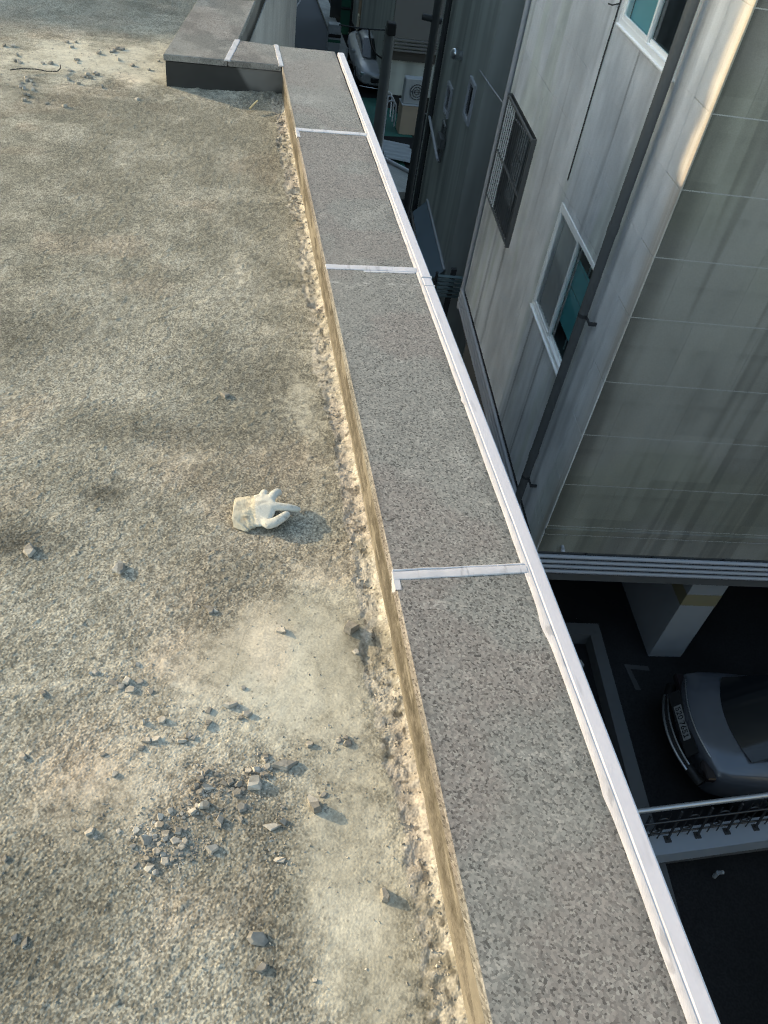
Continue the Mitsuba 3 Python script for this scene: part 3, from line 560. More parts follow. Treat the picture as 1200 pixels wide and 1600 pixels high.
mouth = hullm(S(0.058, 1.438, 0.024, 0.008), S(0.052, 1.405, 0.024, 0.012), S(0.056, 1.386, 0.010, 0.006), S(0.030, 1.446, 0.022, 0.010), S(0.022, 1.405, 0.024, 0.016), S(0.028, 1.380, 0.010, 0.009))
lining = hullm(S(0.062, 1.436, 0.024, 0.007), S(0.058, 1.405, 0.024, 0.010), S(0.060, 1.388, 0.011, 0.004), S(0.070, 1.430, 0.024, 0.006), S(0.070, 1.396, 0.022, 0.008))
g = (g - mouth).refine_to_length(0.0026)
gm = tri(g); gm.merge_vertices()
trimesh.smoothing.filter_taubin(gm, lamb=0.5, nu=-0.52, iterations=8)
nv = gm.vertex_normals; v = gm.vertices.copy()
wr = meshkit.fbm(v * np.array([120, 45, 120]), 3, 71) - 0.5
lump = meshkit.fbm(v * 55, 2, 72) - 0.5
cuffness = np.clip((0.112 - v[:, 0]) / 0.04, 0, 1)
fold = np.sin((v[:, 1] - 1.40) * 900 + (v[:, 0] - 0.10) * 500 + 9 * lump) * np.exp(-((v[:, 0] - 0.088) / 0.016) ** 2)
v += nv * (0.0020 * wr * cuffness + 0.0014 * lump + 0.0015 * fold)[:, None]
v[:, 2] = np.maximum(v[:, 2], 0.0035)
v[:, 0] += 0.022 * v[:, 2]; v[:, 1] += 0.20 * v[:, 2]; v[:, 2] *= 0.79     # a limp glove, slumped a little
gm.vertices = v
put('shell', gm, 'm_glove', gl, smooth=True)
li = tri(lining.refine_to_length(0.004)); li.vertices = li.vertices * (1, 1, 0.79) + np.c_[0.022 * li.vertices[:, 2], 0.20 * li.vertices[:, 2], 0 * li.vertices[:, 2]]; put('lining', li, 'm_glove_inside', gl, smooth=True, label='tan fabric lining seen in the open cuff')

# ---------------------------------------------------------------- street level
grd = trimesh.creation.box((400, 400, 0.2)); grd.apply_translation((0, 40, GZ - 0.1 - 0.002))
gx = np.concatenate([[-160], np.arange(-12, 30, 3.0), [200]]); gy = np.concatenate([[-120], np.arange(-12, 60, 3.0), [260]])
GX, GY = np.meshgrid(gx, gy); gi = np.arange(GX.size).reshape(GX.shape)
gq = np.stack([gi[:-1, :-1], gi[:-1, 1:], gi[1:, 1:], gi[1:, :-1]], -1).reshape(-1, 4)
put('ground', (np.stack([GX.ravel(), GY.ravel(), np.full(GX.size, GZ)], -1), gq), 'm_ground', kind='structure')

# ---------------------------------------------------------------- the stone-clad neighbour
ZV = np.array([0, 0, 1.0])
def left(m):   # local (u along the wall, v = height, n = outwards) -> world, on the long face
    return frame_to_world(m, WV * NW, LV, ZV, -WV)
def right(m):  # the near face: u = distance along WV
    return frame_to_world(m, LV * NL, WV, ZV, -LV)
NTOP, NBOT = 2.6, -6.16
nb = thing('stone_clad_building', 'grey stone-clad building across the alley with two white sliding windows and one barred window', 'building')
WIN = {'low': (8.10, 9.92, -4.14, -2.67), 'up': (7.98, 9.84, -0.60, 0.95), 'bar': (11.72, 13.62, -4.22, -2.56)}
holes = unary_union([sbox(a, c, b, d) for a, b, c, d in WIN.values()])
LEND = 13.78
cw = extrude(sbox(NL + 0.006, NBOT - 0.45, LEND, NTOP).difference(holes), 0.25); cw.apply_translation((0, 0, -0.26)); put('wall', left(cw), 'm_core', nb)
cr = extrude(sbox(NW + 0.006, NBOT - 0.45, 13.0, NTOP), 0.25); cr.apply_translation((0, 0, -0.26)); put('wall', right(cr), 'm_core', nb)
def nbox(w0, w1, l0, l1, z0, z1):      # a box in the neighbour's own axes
    return frame_to_world(box(w0, w1, l0, l1, z0, z1), (0, 0, 0), WV, LV, ZV)
put('roof', nbox(NW, 13.0, NL, LEND, NTOP - 0.02, NTOP + 0.2), 'm_concrete', nb)
put('back_wall', join(nbox(NW + 0.3, 13, LEND - 0.3, LEND - 0.02, GZ, NTOP - 0.03), nbox(12.7, 12.98, NL + 0.3, LEND - 0.31, GZ, NTOP - 0.03)), 'm_core', nb)
put('soffit', nbox(NW + 0.02, 12.9, NL + 0.02, LEND - 0.32, NBOT - 0.6, NBOT - 0.46), 'm_core', nb)
put('inner_floor', join(nbox(NW + 0.27, 12.6, NL + 0.27, LEND - 0.32, -1.6, -1.4), nbox(NW + 1.6, NW + 1.7, NL + 0.3, LEND - 0.35, -6.5, NTOP - 0.05)), 'm_core', nb)
# cladding: rows of stone panels, recessed hairline joints
JZ = [NTOP, 1.72, 0.98, 0.21, -0.585, -1.245, -1.91, -2.575, -3.385, -4.14, -4.93, -5.665, -5.825, NBOT]
def panel(a, b, c, d, hole=None, t=0.016, ch=0.004):
    q = sbox(a, c, b, d)
    if hole is not None and q.intersects(hole):
        q = q.difference(hole)
        if q.area < 1e-4: return None
        return extrude(q, t)
    pts = np.array([(x, y, 0) for x in (a, b) for y in (c, d)] + [(x, y, t - ch) for x in (a, b) for y in (c, d)] + [(x, y, t) for x in (a + ch, b - ch) for y in (c + ch, d - ch)], float)
    return trimesh.convex.convex_hull(pts)
for i in range(len(JZ) - 1):
    z1, z0 = JZ[i] - 0.005, JZ[i + 1] + 0.005
    us = [NL - 0.0165, NL + 0.40, 8.9, 10.4, 11.9, LEND]
    for a, b in zip(us[:-1], us[1:]):
        gz = 0.0 if a < NL + 0.1 else 0.0042
        m = panel(a + 0.0012, b - 0.0012, z0 - gz, z1 + gz, holes, ch=0.002)
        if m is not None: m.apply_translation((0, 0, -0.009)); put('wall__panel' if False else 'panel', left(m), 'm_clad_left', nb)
    k0 = 0
    ws = [NW + 0.0003, 3.92] + [3.92 + 0.78 * k for k in range(1, 9)]
    if i in (1, 4, 7, 10): ws = [NW + 0.0003, 4.31] + [4.31 + 0.78 * k for k in range(1, 9)]
    for a, b in zip(ws[:-1], ws[1:]):
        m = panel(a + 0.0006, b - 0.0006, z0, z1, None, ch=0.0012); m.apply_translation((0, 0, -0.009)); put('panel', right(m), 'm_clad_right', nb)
    if 0 < i:
        z = JZ[i]
        m = box(NW + 0.002, 10.2, z - 0.006, z + 0.006, -0.008, 0.0045); put('joint_line', right(m), 'm_joint', nb)
        m = box(NL - 0.005, NL + 0.36, z - 0.005, z + 0.005, -0.008, 0.0045); put('joint_line', left(m), 'm_joint', nb)
m = box(NW, 10.2, -0.05, 0.0, 0, 0.03); m.apply_translation((0, -5.70, 0)); put('ledge', right(m), 'm_clad_right', nb)

def lbox(u0, u1, v0, v1, n0, n1): return left(box(u0, u1, v0, v1, n0, n1))
def window(name, a, b, c, d, label, dirty):
    """a two-sash sliding window in the opening a..b by c..d"""
    lbox = lambda u0, u1, v0, v1, n0, n1: left(box(u0, u1, v0, v1, n0 + 0.03, n1 + 0.03))
    key = numbered(f'{nb}__window'); tag(key, label)
    f = 0.055
    fr = join(lbox(a, b, c, c + f, -0.10, -0.008), lbox(a, b, d - f, d, -0.10, -0.008), lbox(a, a + f, c + f, d - f, -0.10, -0.008), lbox(b - f, b, c + f, d - f, -0.10, -0.008))
    scene[key] = mikit.ply(fr, 'm_white_frame')
    mid = 9.01 if name == 'low' else 8.92
    # far sash (larger u) in the outer track, near sash behind it
    for s, (p, q, n) in enumerate(((mid - 0.03, b - f, -0.026), (a + f, mid + 0.03, -0.058))):
        w = 0.042
        sash = join(lbox(p, q, c + f, c + f + w, n - 0.012, n + 0.012), lbox(p, q, d - f - w, d - f, n - 0.012, n + 0.012), lbox(p, p + w, c + f + w, d - f - w, n - 0.012, n + 0.012), lbox(q - w, q, c + f + w, d - f - w, n - 0.012, n + 0.012))
        put('sash', sash, 'm_white_frame', key)
        pane_key = 'm_clear_pane' if s == 0 else 'm_pane'
        pane = left(trimesh.Trimesh(np.array([(p + w, c + f + w, n + .03), (q - w, c + f + w, n + .03), (q - w, d - f - w, n + .03), (p + w, d - f - w, n + .03)]), np.array([[0, 1, 2], [0, 2, 3]]), process=False))
        put('pane', pane, pane_key, key)
    # what hangs behind the glass
    if name == 'low':
        cu = np.linspace(mid + 0.05, b - 0.02, 40)
        V = [(u, v, -0.065 + 0.010 * math.sin(u * 70)) for v in (c + 0.03, d - 0.03) for u in cu]
        put('curtain', left(trimesh.Trimesh(np.array(V), np.array([[i, i + 1, i + 41] for i in range(39)] + [[i, i + 41, i + 40] for i in range(39)]), process=False)), 'm_curtain', key, smooth=True, label='grey curtain behind the far sash')
        put('blind', join(lbox(a + 0.12, mid + 0.02, c + 0.30, c + 0.78, -0.13, -0.12), lbox(a + 0.12, mid + 0.02, c + 0.80, d - 0.32, -0.13, -0.12)), 'm_teal', key, label='teal board leaning behind the near sash')
        put('pole', join(left(tube([(a + 0.55, c + 0.1, -0.12), (a + 0.58, d - 0.1, -0.12)], 0.012, 8)), left(tube([(a + 0.1, d - 0.36, -0.10), (mid, d - 0.35, -0.10)], 0.012, 8))), 'm_grey_box', key)
        put('backing', lbox(a + 0.01, b - 0.01, c + 0.01, d - 0.01, -0.9, -0.88), 'm_teal_dark', key)
    else:
        put('blind', lbox(mid + 0.25, b - 0.05, c + 0.05, d - 0.05, -0.12, -0.11), 'm_teal', key)
        put('backing', lbox(a + 0.01, b - 0.01, c + 0.01, d - 0.01, -0.9, -0.88), 'm_teal_dark', key)
    sill = frame_to_world(rbox(a - 0.03, b + 0.01, c - 0.025, c - 0.002, 0.0, 0.05, 0.006), WV * NW, LV, ZV, -WV)
    put('sill', sill, 'm_white_frame', key)
    return key
window('low', WIN['low'][0], WIN['low'][1], WIN['low'][2], WIN['low'][3], 'lower white framed sliding window with teal tinted glass, partly behind the drainpipe', 0)
window('up', WIN['up'][0], WIN['up'][1], WIN['up'][2], WIN['up'][3], 'upper white framed sliding window at the top edge of the picture', 0)
# barred window
a, b, c, d = WIN['bar']
bk = numbered(f'{nb}__window'); tag(bk, 'dark window behind a steel grille of upright bars')
scene[bk] = mikit.ply(join(lbox(a, b, c, c + .06, -.12, .012), lbox(a, b, d - .06, d, -.12, .012), lbox(a, a + .06, c + .06, d - .06, -.12, .012), lbox(b - .06, b, c + .06, d - .06, -.12, .012)), 'm_dark_steel')
put('pane', left(trimesh.Trimesh(np.array([(a + .06, c + .06, -.09), (b - .06, c + .06, -.09), (b - .06, d - .06, -.09), (a + .06, d - .06, -.09)]), np.array([[0, 1, 2], [0, 2, 3]]), process=False)), 'm_pane', bk)
put('backing', lbox(a + .01, b - .01, c + .01, d - .01, -0.7, -0.68), 'm_black', bk)
put('grille_rail', join(lbox(a - .02, b + .02, c + 0.02, c + .05, .05, .075), lbox(a - .02, b + .02, d - .05, d - .02, .05, .075), lbox(a - .02, b + .02, -3.43, -3.40, .05, .075), lbox(a - .02, a + .01, c, d, 0.0, .075), lbox(b - .01, b + .02, c, d, 0.0, .075)), 'm_pipe_dark', bk)
for k in range(15):
    u = a + 0.09 + k * (b - a - 0.18) / 14
    put('grille_bar', lbox(u - .008, u + .008, c + .03, d - .03, .054, .070), 'm_white_frame' if k > 9 else 'm_pipe_dark', bk)
# drainpipe, conduits, small fittings
DPU = 7.90
dp = put('drainpipe', left(tube([(DPU, NTOP, 0.12), (DPU, -6.8, 0.12)], 0.054, 18)), 'm_pipe_dark', nb, smooth=40)
for z in (1.2, -2.05, -5.2): put('sleeve', left(tube([(DPU, z - 0.05, 0.12), (DPU, z + 0.05, 0.12)], 0.060, 18)), 'm_pipe_dark', dp, smooth=40)
for z in (0.6, -3.09, -5.6):
    put('bracket', join(lbox(7.72, DPU, z - .012, z + .012, .08, .10), lbox(7.70, 7.725, z - .02, z + .02, 0.0, .10), left(tube([(DPU, z - .02, 0.12), (DPU, z + .02, 0.12)], 0.057, 16))), 'm_dark_steel', dp)
put('corner_pipe', left(tube([(13.86, NTOP, 0.03), (13.86, -6.6, 0.03)], 0.045, 12)), 'm_conduit', nb, smooth=40, label='thin pale pipe running down the far corner')
for k in range(4):
    z = -6.20 - 0.098 * k
    lft = [tuple(WV * (NW - 0.05) + LV * l + ZV * z) for l in (13.9, 9.0, NL - 0.05)]
    rgt = [tuple(WV * w + LV * (NL - 0.05) + ZV * (z - 0.002)) for w in (NW - 0.05, 6.0, 10.2)]
    put('conduit', join(tube(lft, 0.030, 10), tube(rgt, 0.030, 10)), 'm_conduit', nb, smooth=40)
for m in [right(box(w, w + 0.03, -6.55, -6.17, 0.0, 0.03)) for w in (4.3, 5.25, 6.3, 7.3, 8.4)] + [left(box(u, u + 0.03, -6.55, -6.17, 0.0, 0.03)) for u in (8.4, 9.9, 11.3, 12.7)]: put('conduit_clip', m, 'm_dark_steel', nb)
put('wall_spout', join(right(tube([(3.93, -6.04, -0.01), (3.93, -6.05, 0.06)], 0.022, 10)), right(tube([(3.93, -6.05, 0.055), (3.93, -6.075, 0.075)], 0.03, 10))), 'm_conduit', nb, label='small pale spout just above the pipes near the corner')
put('wall_cable', join(left(tube([(9.98, NTOP, .02), (9.97, -0.4, .02), (9.99, -1.0, .02), (9.96, -2.4, .02)], 0.009, 6)), left(tube([(9.97, -0.45, .02), (10.1, -0.50, .05), (10.14, -0.50, .09)], 0.008, 6))), 'm_dark_steel', nb, smooth=True, label='thin dark cable on the wall beside the upper window')
# open ground floor: pier with a yellow band
pier = put('pier', nbox(6.35, 6.92, 7.33, 9.6, GZ, NBOT - 0.46), 'm_pier', nb)
put('band', nbox(6.347, 6.923, 7.327, 9.603, -7.56, -7.30), 'm_yellow', pier, label='faded yellow band painted round the pier')
put('pier', nbox(9.8, 10.4, 7.33, 9.6, GZ, NBOT - 0.46), 'm_pier', nb)
put('ground_wall', nbox(3.75, 3.95, 7.9, LEND - 0.4, GZ, NBOT - 0.5), 'm_core', nb)

# ---------------------------------------------------------------- down in the yard by the car
kb = thing('low_kerb_wall', 'L-shaped low concrete kerb on the dark yard left of the parked car', 'kerb')
put('wall', extrude(Polygon([(4.9, 7.36), (6.2, 7.24), (5.60, 2.4), (5.38, 2.43), (5.98, 7.03), (4.9, 7.14)]), 0.26).apply_translation((0, 0, GZ)), 'm_kerb', kb)
put('concrete_block', rotz(rbox(5.52, 5.72, 6.5, 6.62, GZ, GZ + 0.16, 0.01), 0.2, (5.6, 6.6, 0)), 'm_concrete', label='small grey block lying inside the corner of the low kerb', cat='block')
def sheet(poly, z, key):
    m = extrude(poly, 0.004); m.apply_translation((0, 0, z)); return m
put('parking_mark', sheet(unary_union([Polygon([(6.50, 6.60), (6.90, 6.53), (6.90, 6.44), (6.58, 6.50), (6.60, 6.10), (6.51, 6.11)])]), GZ + 0.002, None), 'm_white_paint', label='worn white painted corner of a parking bay beside the pier foot', cat='road marking')

# parked saloon, its tail towards the alley; own axes: s forwards (away from the alley), t across, z up
CO = WV * 6.00 + LV * 5.62 + ZV * GZ
CA = math.radians(-3.5)
CS = WV * math.cos(CA) + LV * math.sin(CA); CT = np.cross(ZV, CS)
def car_frame(m): return frame_to_world(m, CO, CS, CT, ZV)
def loft(rows, key=None):
    """rows of equal length point rings -> closed skin"""
    R_ = np.array(rows); n, k = R_.shape[:2]
    F = []
    for i in range(n - 1):
        for j in range(k):
            q = (j + 1) % k
            F += [[i * k + j, i * k + q, (i + 1) * k + q], [i * k + j, (i + 1) * k + q, (i + 1) * k + j]]
    V = np.vstack([R_.reshape(-1, 3), R_[0].mean(0), R_[-1].mean(0)])
    c0, c1 = n * k, n * k + 1
    for j in range(k):
        q = (j + 1) % k
        F += [[c0, q, j], [c1, (n - 1) * k + j, (n - 1) * k + q]]
    m = trimesh.Trimesh(V, np.array(F), process=False)
    return m
def ring(s, hw, z0, z1, bulge=0.35, n=28, p=3.2, curve=0.0):
    a = np.arange(n) * 2 * np.pi / n
    ca, sa = np.cos(a), np.sin(a)
    t = np.sign(ca) * np.abs(ca) ** (2 / p) * hw; z = (z0 + z1) / 2 + np.sign(sa) * np.abs(sa) ** (2 / p) * (z1 - z0) / 2
    return np.c_[s + curve * (t / hw) ** 2 * np.ones(n), t, z]
def saloon(frame, name, label, group, paint, rear_text, at, lights='m_red'):
    k = thing(name, label, 'car', group)
    st = [(0.00, 0.70, 0.42, 0.74), (0.03, 0.80, 0.32, 0.90), (0.10, 0.87, 0.26, 0.985), (0.30, 0.91, 0.22, 1.02), (0.62, 0.92, 0.20, 1.03), (1.2, 0.93, 0.19, 0.99), (2.4, 0.93, 0.19, 0.98), (3.4, 0.92, 0.20, 0.97), (4.2, 0.90, 0.22, 0.90), (4.65, 0.84, 0.28, 0.78), (4.80, 0.68, 0.36, 0.66)]
    m = loft([ring(s, w, a, b, p=3.6, curve=(0.20 if s < 0.8 else 0.20 * max(0, 1 - (s - 0.8) / 1.0)) if s < 2 else -0.14 * max(0, (s - 3.4) / 1.4)) for s, w, a, b in st])
    put('body', frame(m), paint, k, smooth=True)
    cab = [(0.62, 0.60, 0.90, 1.00), (0.92, 0.64, 0.90, 1.20), (1.35, 0.64, 0.90, 1.36), (2.1, 0.65, 0.90, 1.42), (2.7, 0.65, 0.90, 1.41), (3.2, 0.66, 0.90, 1.22), (3.75, 0.66, 0.88, 0.96)]
    m = loft([ring(s, w, a - 0.3, b, p=4.0, curve=0.10 * (1 if s < 2 else -1)) for s, w, a, b in cab])
    put('roof', frame(m), paint, k, smooth=True)
    # glass lies just proud of the roof shell
    def quadstrip(pts0, pts1):
        n = len(pts0); V = np.vstack([pts0, pts1]); F = []
        for i in range(n - 1): F += [[i, i + 1, n + i + 1], [i, n + i + 1, n + i]]
        return trimesh.Trimesh(V, np.array(F), process=False)
    tt = np.linspace(-1, 1, 15)
    put('rear_window', frame(quadstrip(np.c_[0.55 + 0.17 * tt ** 2, tt * 0.68, 1.030 + 0.0 * tt], np.c_[1.28 + 0.10 * tt ** 2, tt * 0.58, 1.378 - 0.035 * tt ** 2])), 'm_car_glass', k, smooth=True)
    put('windscreen', frame(quadstrip(np.c_[3.80 - 0.17 * tt ** 2, tt * 0.68, 0.985 + 0.0 * tt], np.c_[2.82 - 0.10 * tt ** 2, tt * 0.58, 1.425 - 0.035 * tt ** 2])), 'm_car_glass', k, smooth=True)
    for sg in (-1, 1):
        put('side_window', frame(extrude(Polygon([(1.08, 0.96), (1.58, 1.30), (2.75, 1.31), (3.35, 0.98)]), 0.02).apply_transform(np.array([[1, 0, 0, 0], [0, 0, 1, sg * 0.655 - 0.01], [0, 1, 0, 0], [0, 0, 0, 1.0]]))), 'm_car_glass', k)
        put('rear_light', frame(rbox(0.10, 0.24, sg * 0.70 - 0.17, sg * 0.70 + 0.12, 0.76, 0.86, 0.02)), lights, k)
        put('headlight', frame(rbox(4.48, 4.62, sg * 0.66 - 0.16, sg * 0.66 + 0.12, 0.60, 0.71, 0.02)), 'm_chrome', k)
        put('mirror', frame(rbox(3.1, 3.28, sg * 0.98 - 0.08, sg * 0.98 + 0.08, 0.95, 1.08, 0.03)), paint, k)
        for s in (0.98, 3.75):
            w = put('wheel', frame(trimesh.creation.cylinder(0.32, 0.2, sections=24).apply_transform(np.array([[1, 0, 0, s], [0, 0, 1, sg * 0.83], [0, 1, 0, 0.32], [0, 0, 0, 1.0]]))), 'm_rubber', k, smooth=40)
            put('hub', frame(trimesh.creation.cylinder(0.2, 0.22, sections=20).apply_transform(np.array([[1, 0, 0, s], [0, 0, 1, sg * 0.83], [0, 1, 0, 0.32], [0, 0, 0, 1.0]]))), 'm_chrome', w, smooth=40)
    def arc(s0, hw, z, c): return [(s0 + c * (q / hw) ** 2, q, z) for q in np.linspace(-hw, hw, 15)]
    put('trunk_lip', frame(tube(arc(0.055, 0.62, 1.0, 0.10), 0.010, 8)), 'm_chrome', k, smooth=True)
    if rear_text:
        put('bumper', frame(tube(arc(-0.06, 0.78, 0.56, 0.22), 0.075, 12)), 'm_black', k, smooth=True)
        put('bumper_trim', frame(tube(arc(-0.135, 0.60, 0.585, 0.13), 0.022, 8)), 'm_chrome', k, smooth=True)
        put('bumper_trim', frame(tube(arc(-0.09, 0.56, 0.665, 0.10), 0.014, 8)), 'm_chrome', k, smooth=True)
        tilt = np.array([[0, 0.6, -0.8, -0.035], [1, 0, 0, 0], [0, 0.8, 0.6, 0.745], [0, 0, 0, 1.0]])
        put('tailgate_panel', frame(box(-0.5, 0.5, 0.0, 0.18, 0.0, 0.02).apply_transform(tilt)), 'm_black', k)
        pk = put('number_plate', frame(box(-0.27, 0.27, 0.03, 0.145, 0.0201, 0.026).apply_transform(tilt)), 'm_plate', k, label='pale number plate in the shade')
        t = meshkit.text_mesh(rear_text, 0.075, 0.003, bold=True)
        t.apply_translation((-t.bounds[:, 0].mean(), 0, 0))
        t.apply_transform(np.array([[-1, 0, 0, 0], [0, 1, 0, 0.05], [0, 0, -1, 0.029], [0, 0, 0, 1.0]]))
        put('characters', frame(t.apply_transform(tilt)), 'm_black', pk)
    else:
        put('grille', frame(rbox(4.66, 4.775, -0.42, 0.42, 0.42, 0.58, 0.03)), 'm_black', k)
        put('bumper_intake', frame(rbox(4.62, 4.745, -0.55, 0.55, 0.27, 0.38, 0.03)), 'm_black', k)
        put('bumper_trim', frame(tube([(4.79 - 0.14 * (q / 0.8) ** 2, q, 0.25) for q in np.linspace(-0.8, 0.8, 13)], 0.02, 8)), 'm_chrome', k, smooth=True)
    return k
saloon(car_frame, 'parked_car', 'dark blue-silver car parked in the yard below, boot lid facing the alley', None, 'm_car_blue', '520 7651', None)

# low boundary wall with an iron railing, below the near end of the parapet
bw = thing('boundary_wall', 'low pale-topped boundary wall in the yard below the parked car', 'wall')
put('wall', Polygon([(1.5, 3.33), (12, 3.46), (12, 3.72), (1.5, 3.59)]) and extrude(Polygon([(1.5, 3.40), (12, 3.53), (12, 3.68), (1.5, 3.56)]), 0.32).apply_translation((0, 0, GZ)), 'm_core', bw)
put('coping', extrude(Polygon([(1.5, 3.29), (12, 3.49), (12, 3.80), (1.5, 3.60)]), 0.28).apply_translation((0, 0, GZ + 0.32)), 'm_stone_trim', bw)
ir = thing('iron_railing', 'black scrolled iron railing with a pale round top rail on the low boundary wall', 'railing')
def ry(x): return 3.545 + (x - 5.4) * 0.0185
RB, RT = GZ + 0.60, GZ + 1.22
put('top_rail', tube([(x, ry(x) + 0.16, RT) for x in (2.0, 5, 8, 12)], 0.034, 12), 'm_rail', ir, smooth=True)
put('bottom_rail', join(*[tube([(x, ry(x) + 0.04, z) for x in (2.0, 12)], 0.013, 8) for z in (RB + 0.12, RT - 0.14)]), 'm_iron', ir, smooth=True)
for k in range(11):
    x = 3.95 + 0.4335 * k
    pk = put('post', join(tube([(x, ry(x), RB), (x, ry(x) + 0.10, RT - 0.03)], 0.017, 8), rbox(x - .045, x + .045, ry(x) - .045, ry(x) + .045, RB, RB + .012, 0.003)), 'm_iron', ir, smooth=40)
    a = np.linspace(0, 4.6, 22)
    sc_ = [(x + 0.2 + math.cos(q) * (0.10 - 0.012 * q), ry(x) + 0.08, RT - 0.20 + math.sin(q) * (0.10 - 0.012 * q)) for q in a]
    sc2 = [(x + 0.2 - math.cos(q) * (0.09 - 0.012 * q), ry(x) + 0.05, RT - 0.38 - math.sin(q) * (0.09 - 0.012 * q)) for q in a]
    put('scroll', join(tube(sc_, 0.012, 6), tube(sc2, 0.012, 6)), 'm_iron', ir, smooth=True)
    for o in (0.14, 0.28):
        put('picket', tube([(x + o, ry(x + o) + 0.02, RB + 0.03), (x + o, ry(x + o) + 0.09, RT - 0.03)], 0.009, 6), 'm_iron', ir, smooth=True)
put('pipe_stub', join(tube([(6.48, 3.22, GZ), (6.48, 3.22, GZ + 0.14)], 0.028, 10), tube([(6.48, 3.22, GZ + 0.13), (6.52, 3.20, GZ + 0.19)], 0.024, 10)), 'm_pier', smooth=40, label='short pale pipe stub on the dark ground in front of the boundary wall', cat='pipe')

# ---------------------------------------------------------------- far end of the alley
b2 = thing('narrow_grey_building', 'grey building next along the alley, beyond the dark gap, with two tiny windows', 'building')
L0, L1 = 15.72, 21.6
put('wall', nbox(NW, 11, L0, L1, GZ, 4.5), 'm_facade', b2)
for (a, b, c, d) in ((16.36, 16.98, -4.06, -3.32), (18.62, 19.2, -4.72, -4.10)):
    wk = put('window', join(lbox(a, b, c, c + .07, 0, .05), lbox(a, b, d - .07, d, 0, .05), lbox(a, a + .07, c + .07, d - .07, 0, .05), lbox(b - .07, b, c + .07, d - .07, 0, .05)), 'm_conduit', b2)
    put('pane', lbox(a + .07, b - .07, c + .07, d - .07, 0.002, .014), 'm_car_glass', wk)
put('downpipe', left(tube([(20.45, 4.5, 0.1), (20.45, -8.8, 0.1)], 0.07, 10)), 'm_dark_steel', b2, smooth=40)
put('vent_hood', join(left(tube([(18.36, -3.36, 0.0), (18.36, -3.36, 0.13)], 0.09, 14)), trimesh.creation.icosphere(2, 0.11).apply_translation(WV * (NW - 0.15) + LV * 18.36 + ZV * -3.34)), 'm_chrome', b2, smooth=40, label='small round metal vent hood on the wall')
put('gas_pipe', join(left(tube([(18.42, -4.83, .06), (18.42, -5.6, .06)], 0.03, 8)), left(tube([(18.75, -4.80, .06), (18.75, -5.6, .06)], 0.03, 8)), left(tube([(18.40, -4.83, .06), (18.78, -4.80, .06)], 0.03, 8)), lbox(18.34, 18.82, -5.28, -5.06, 0.02, .14)), 'm_pipe_dark', b2, smooth=40, label='small loop of gas pipe with a meter on the wall')
put('ledge_rail', left(tube([(20.6, -5.28, .12), (18.35, -5.52, .12)], 0.035, 8)), 'm_conduit', b2, smooth=40)
aw = thing('awning', 'pale blue translucent awning at the foot of the narrow grey building', 'awning')
P4 = [tuple(WV * (NW - 0.02) + LV * 19.3 + ZV * -6.89), tuple(WV * (NW - 0.02) + LV * 15.85 + ZV * -6.89), tuple(WV * (NW - 0.42) + LV * 15.8 + ZV * -7.22), tuple(WV * (NW - 0.34) + LV * 19.3 + ZV * -7.22)]
n_ = 24; A = np.array(P4); V = []
for i in range(n_ + 1):
    t = i / n_
    for s in (0.0, 1.0):
        p = (A[0] * (1 - t) + A[1] * t) * (1 - s) + (A[3] * (1 - t) + A[2] * t) * s
        V.append(p + ZV * (0.012 * math.sin(i * math.pi / 1.5)))
put('sheet', trimesh.Trimesh(np.array(V), np.array([f for i in range(n_) for f in ([2 * i, 2 * i + 2, 2 * i + 3], [2 * i, 2 * i + 3, 2 * i + 1])]), process=False), 'm_awning', aw, smooth=True)
put('rail', tube([A[0] + ZV * .03, A[1] + ZV * .03], 0.03, 8), 'm_conduit', aw, smooth=True)
put('gutter', tube([A[3] - ZV * .03, A[2] - ZV * .03], 0.05, 8), 'm_dark_steel', aw, smooth=True)
lv = thing('louvre_screen', 'dark teal louvre screen of six slats across the gap between the two grey buildings', 'louvre')
for k in range(6):
    z = -6.60 - 0.105 * k
    put('slat', frame_to_world(rbox(3.30 + 0.015 * k, 4.35, 15.0 + 0.03 * k, 15.10 + 0.03 * k, z, z + 0.02, 0.003), (0, 0, 0), WV, LV, ZV), 'm_teal_steel', lv)
put('post', nbox(3.60, 3.70, 15.2, 15.3, GZ, -6.5), 'm_dark_steel', lv)
put('post', nbox(3.28, 3.33, 15.2, 15.25, GZ, -6.6), 'm_dark_steel', lv)

# the block across the street end: it and its lower neighbours stand between the sun and the alley
gb = thing('street_end_block', 'tall grey-green block behind the parapet jog with a pale corner downpipe', 'building')
put('wall', box(-8.46, 1.16, 14.0, 50.0, GZ, 7.4), 'm_facade', gb)
put('downpipe', tube([(1.10, 13.93, 7.3), (1.10, 13.93, GZ)], 0.06, 12), 'm_conduit', gb, smooth=40)
put('band', join(*[box(-8.50, 1.18, 13.97, 14.1, z, z + 0.25) for z in (-5.0, -1.9, 1.2, 4.3, 7.0)]), 'm_concrete', gb)
fb = thing('far_left_block', 'broad flat-roofed block standing out of sight beyond the roof to the left', 'building')
put('wall', box(-48, -15.4, 14.0, 30.0, GZ, 6.25), 'm_facade', fb)
lb = thing('added_link_block', 'unseen lower block added between the two taller ones to cut off the sun strip', 'building')  # added unseen; its roofline sets where the sun strip on the neighbour ends
put('wall', box(-15.35, -8.35, 14.4, 28.0, GZ, 4.2), 'm_facade', lb)

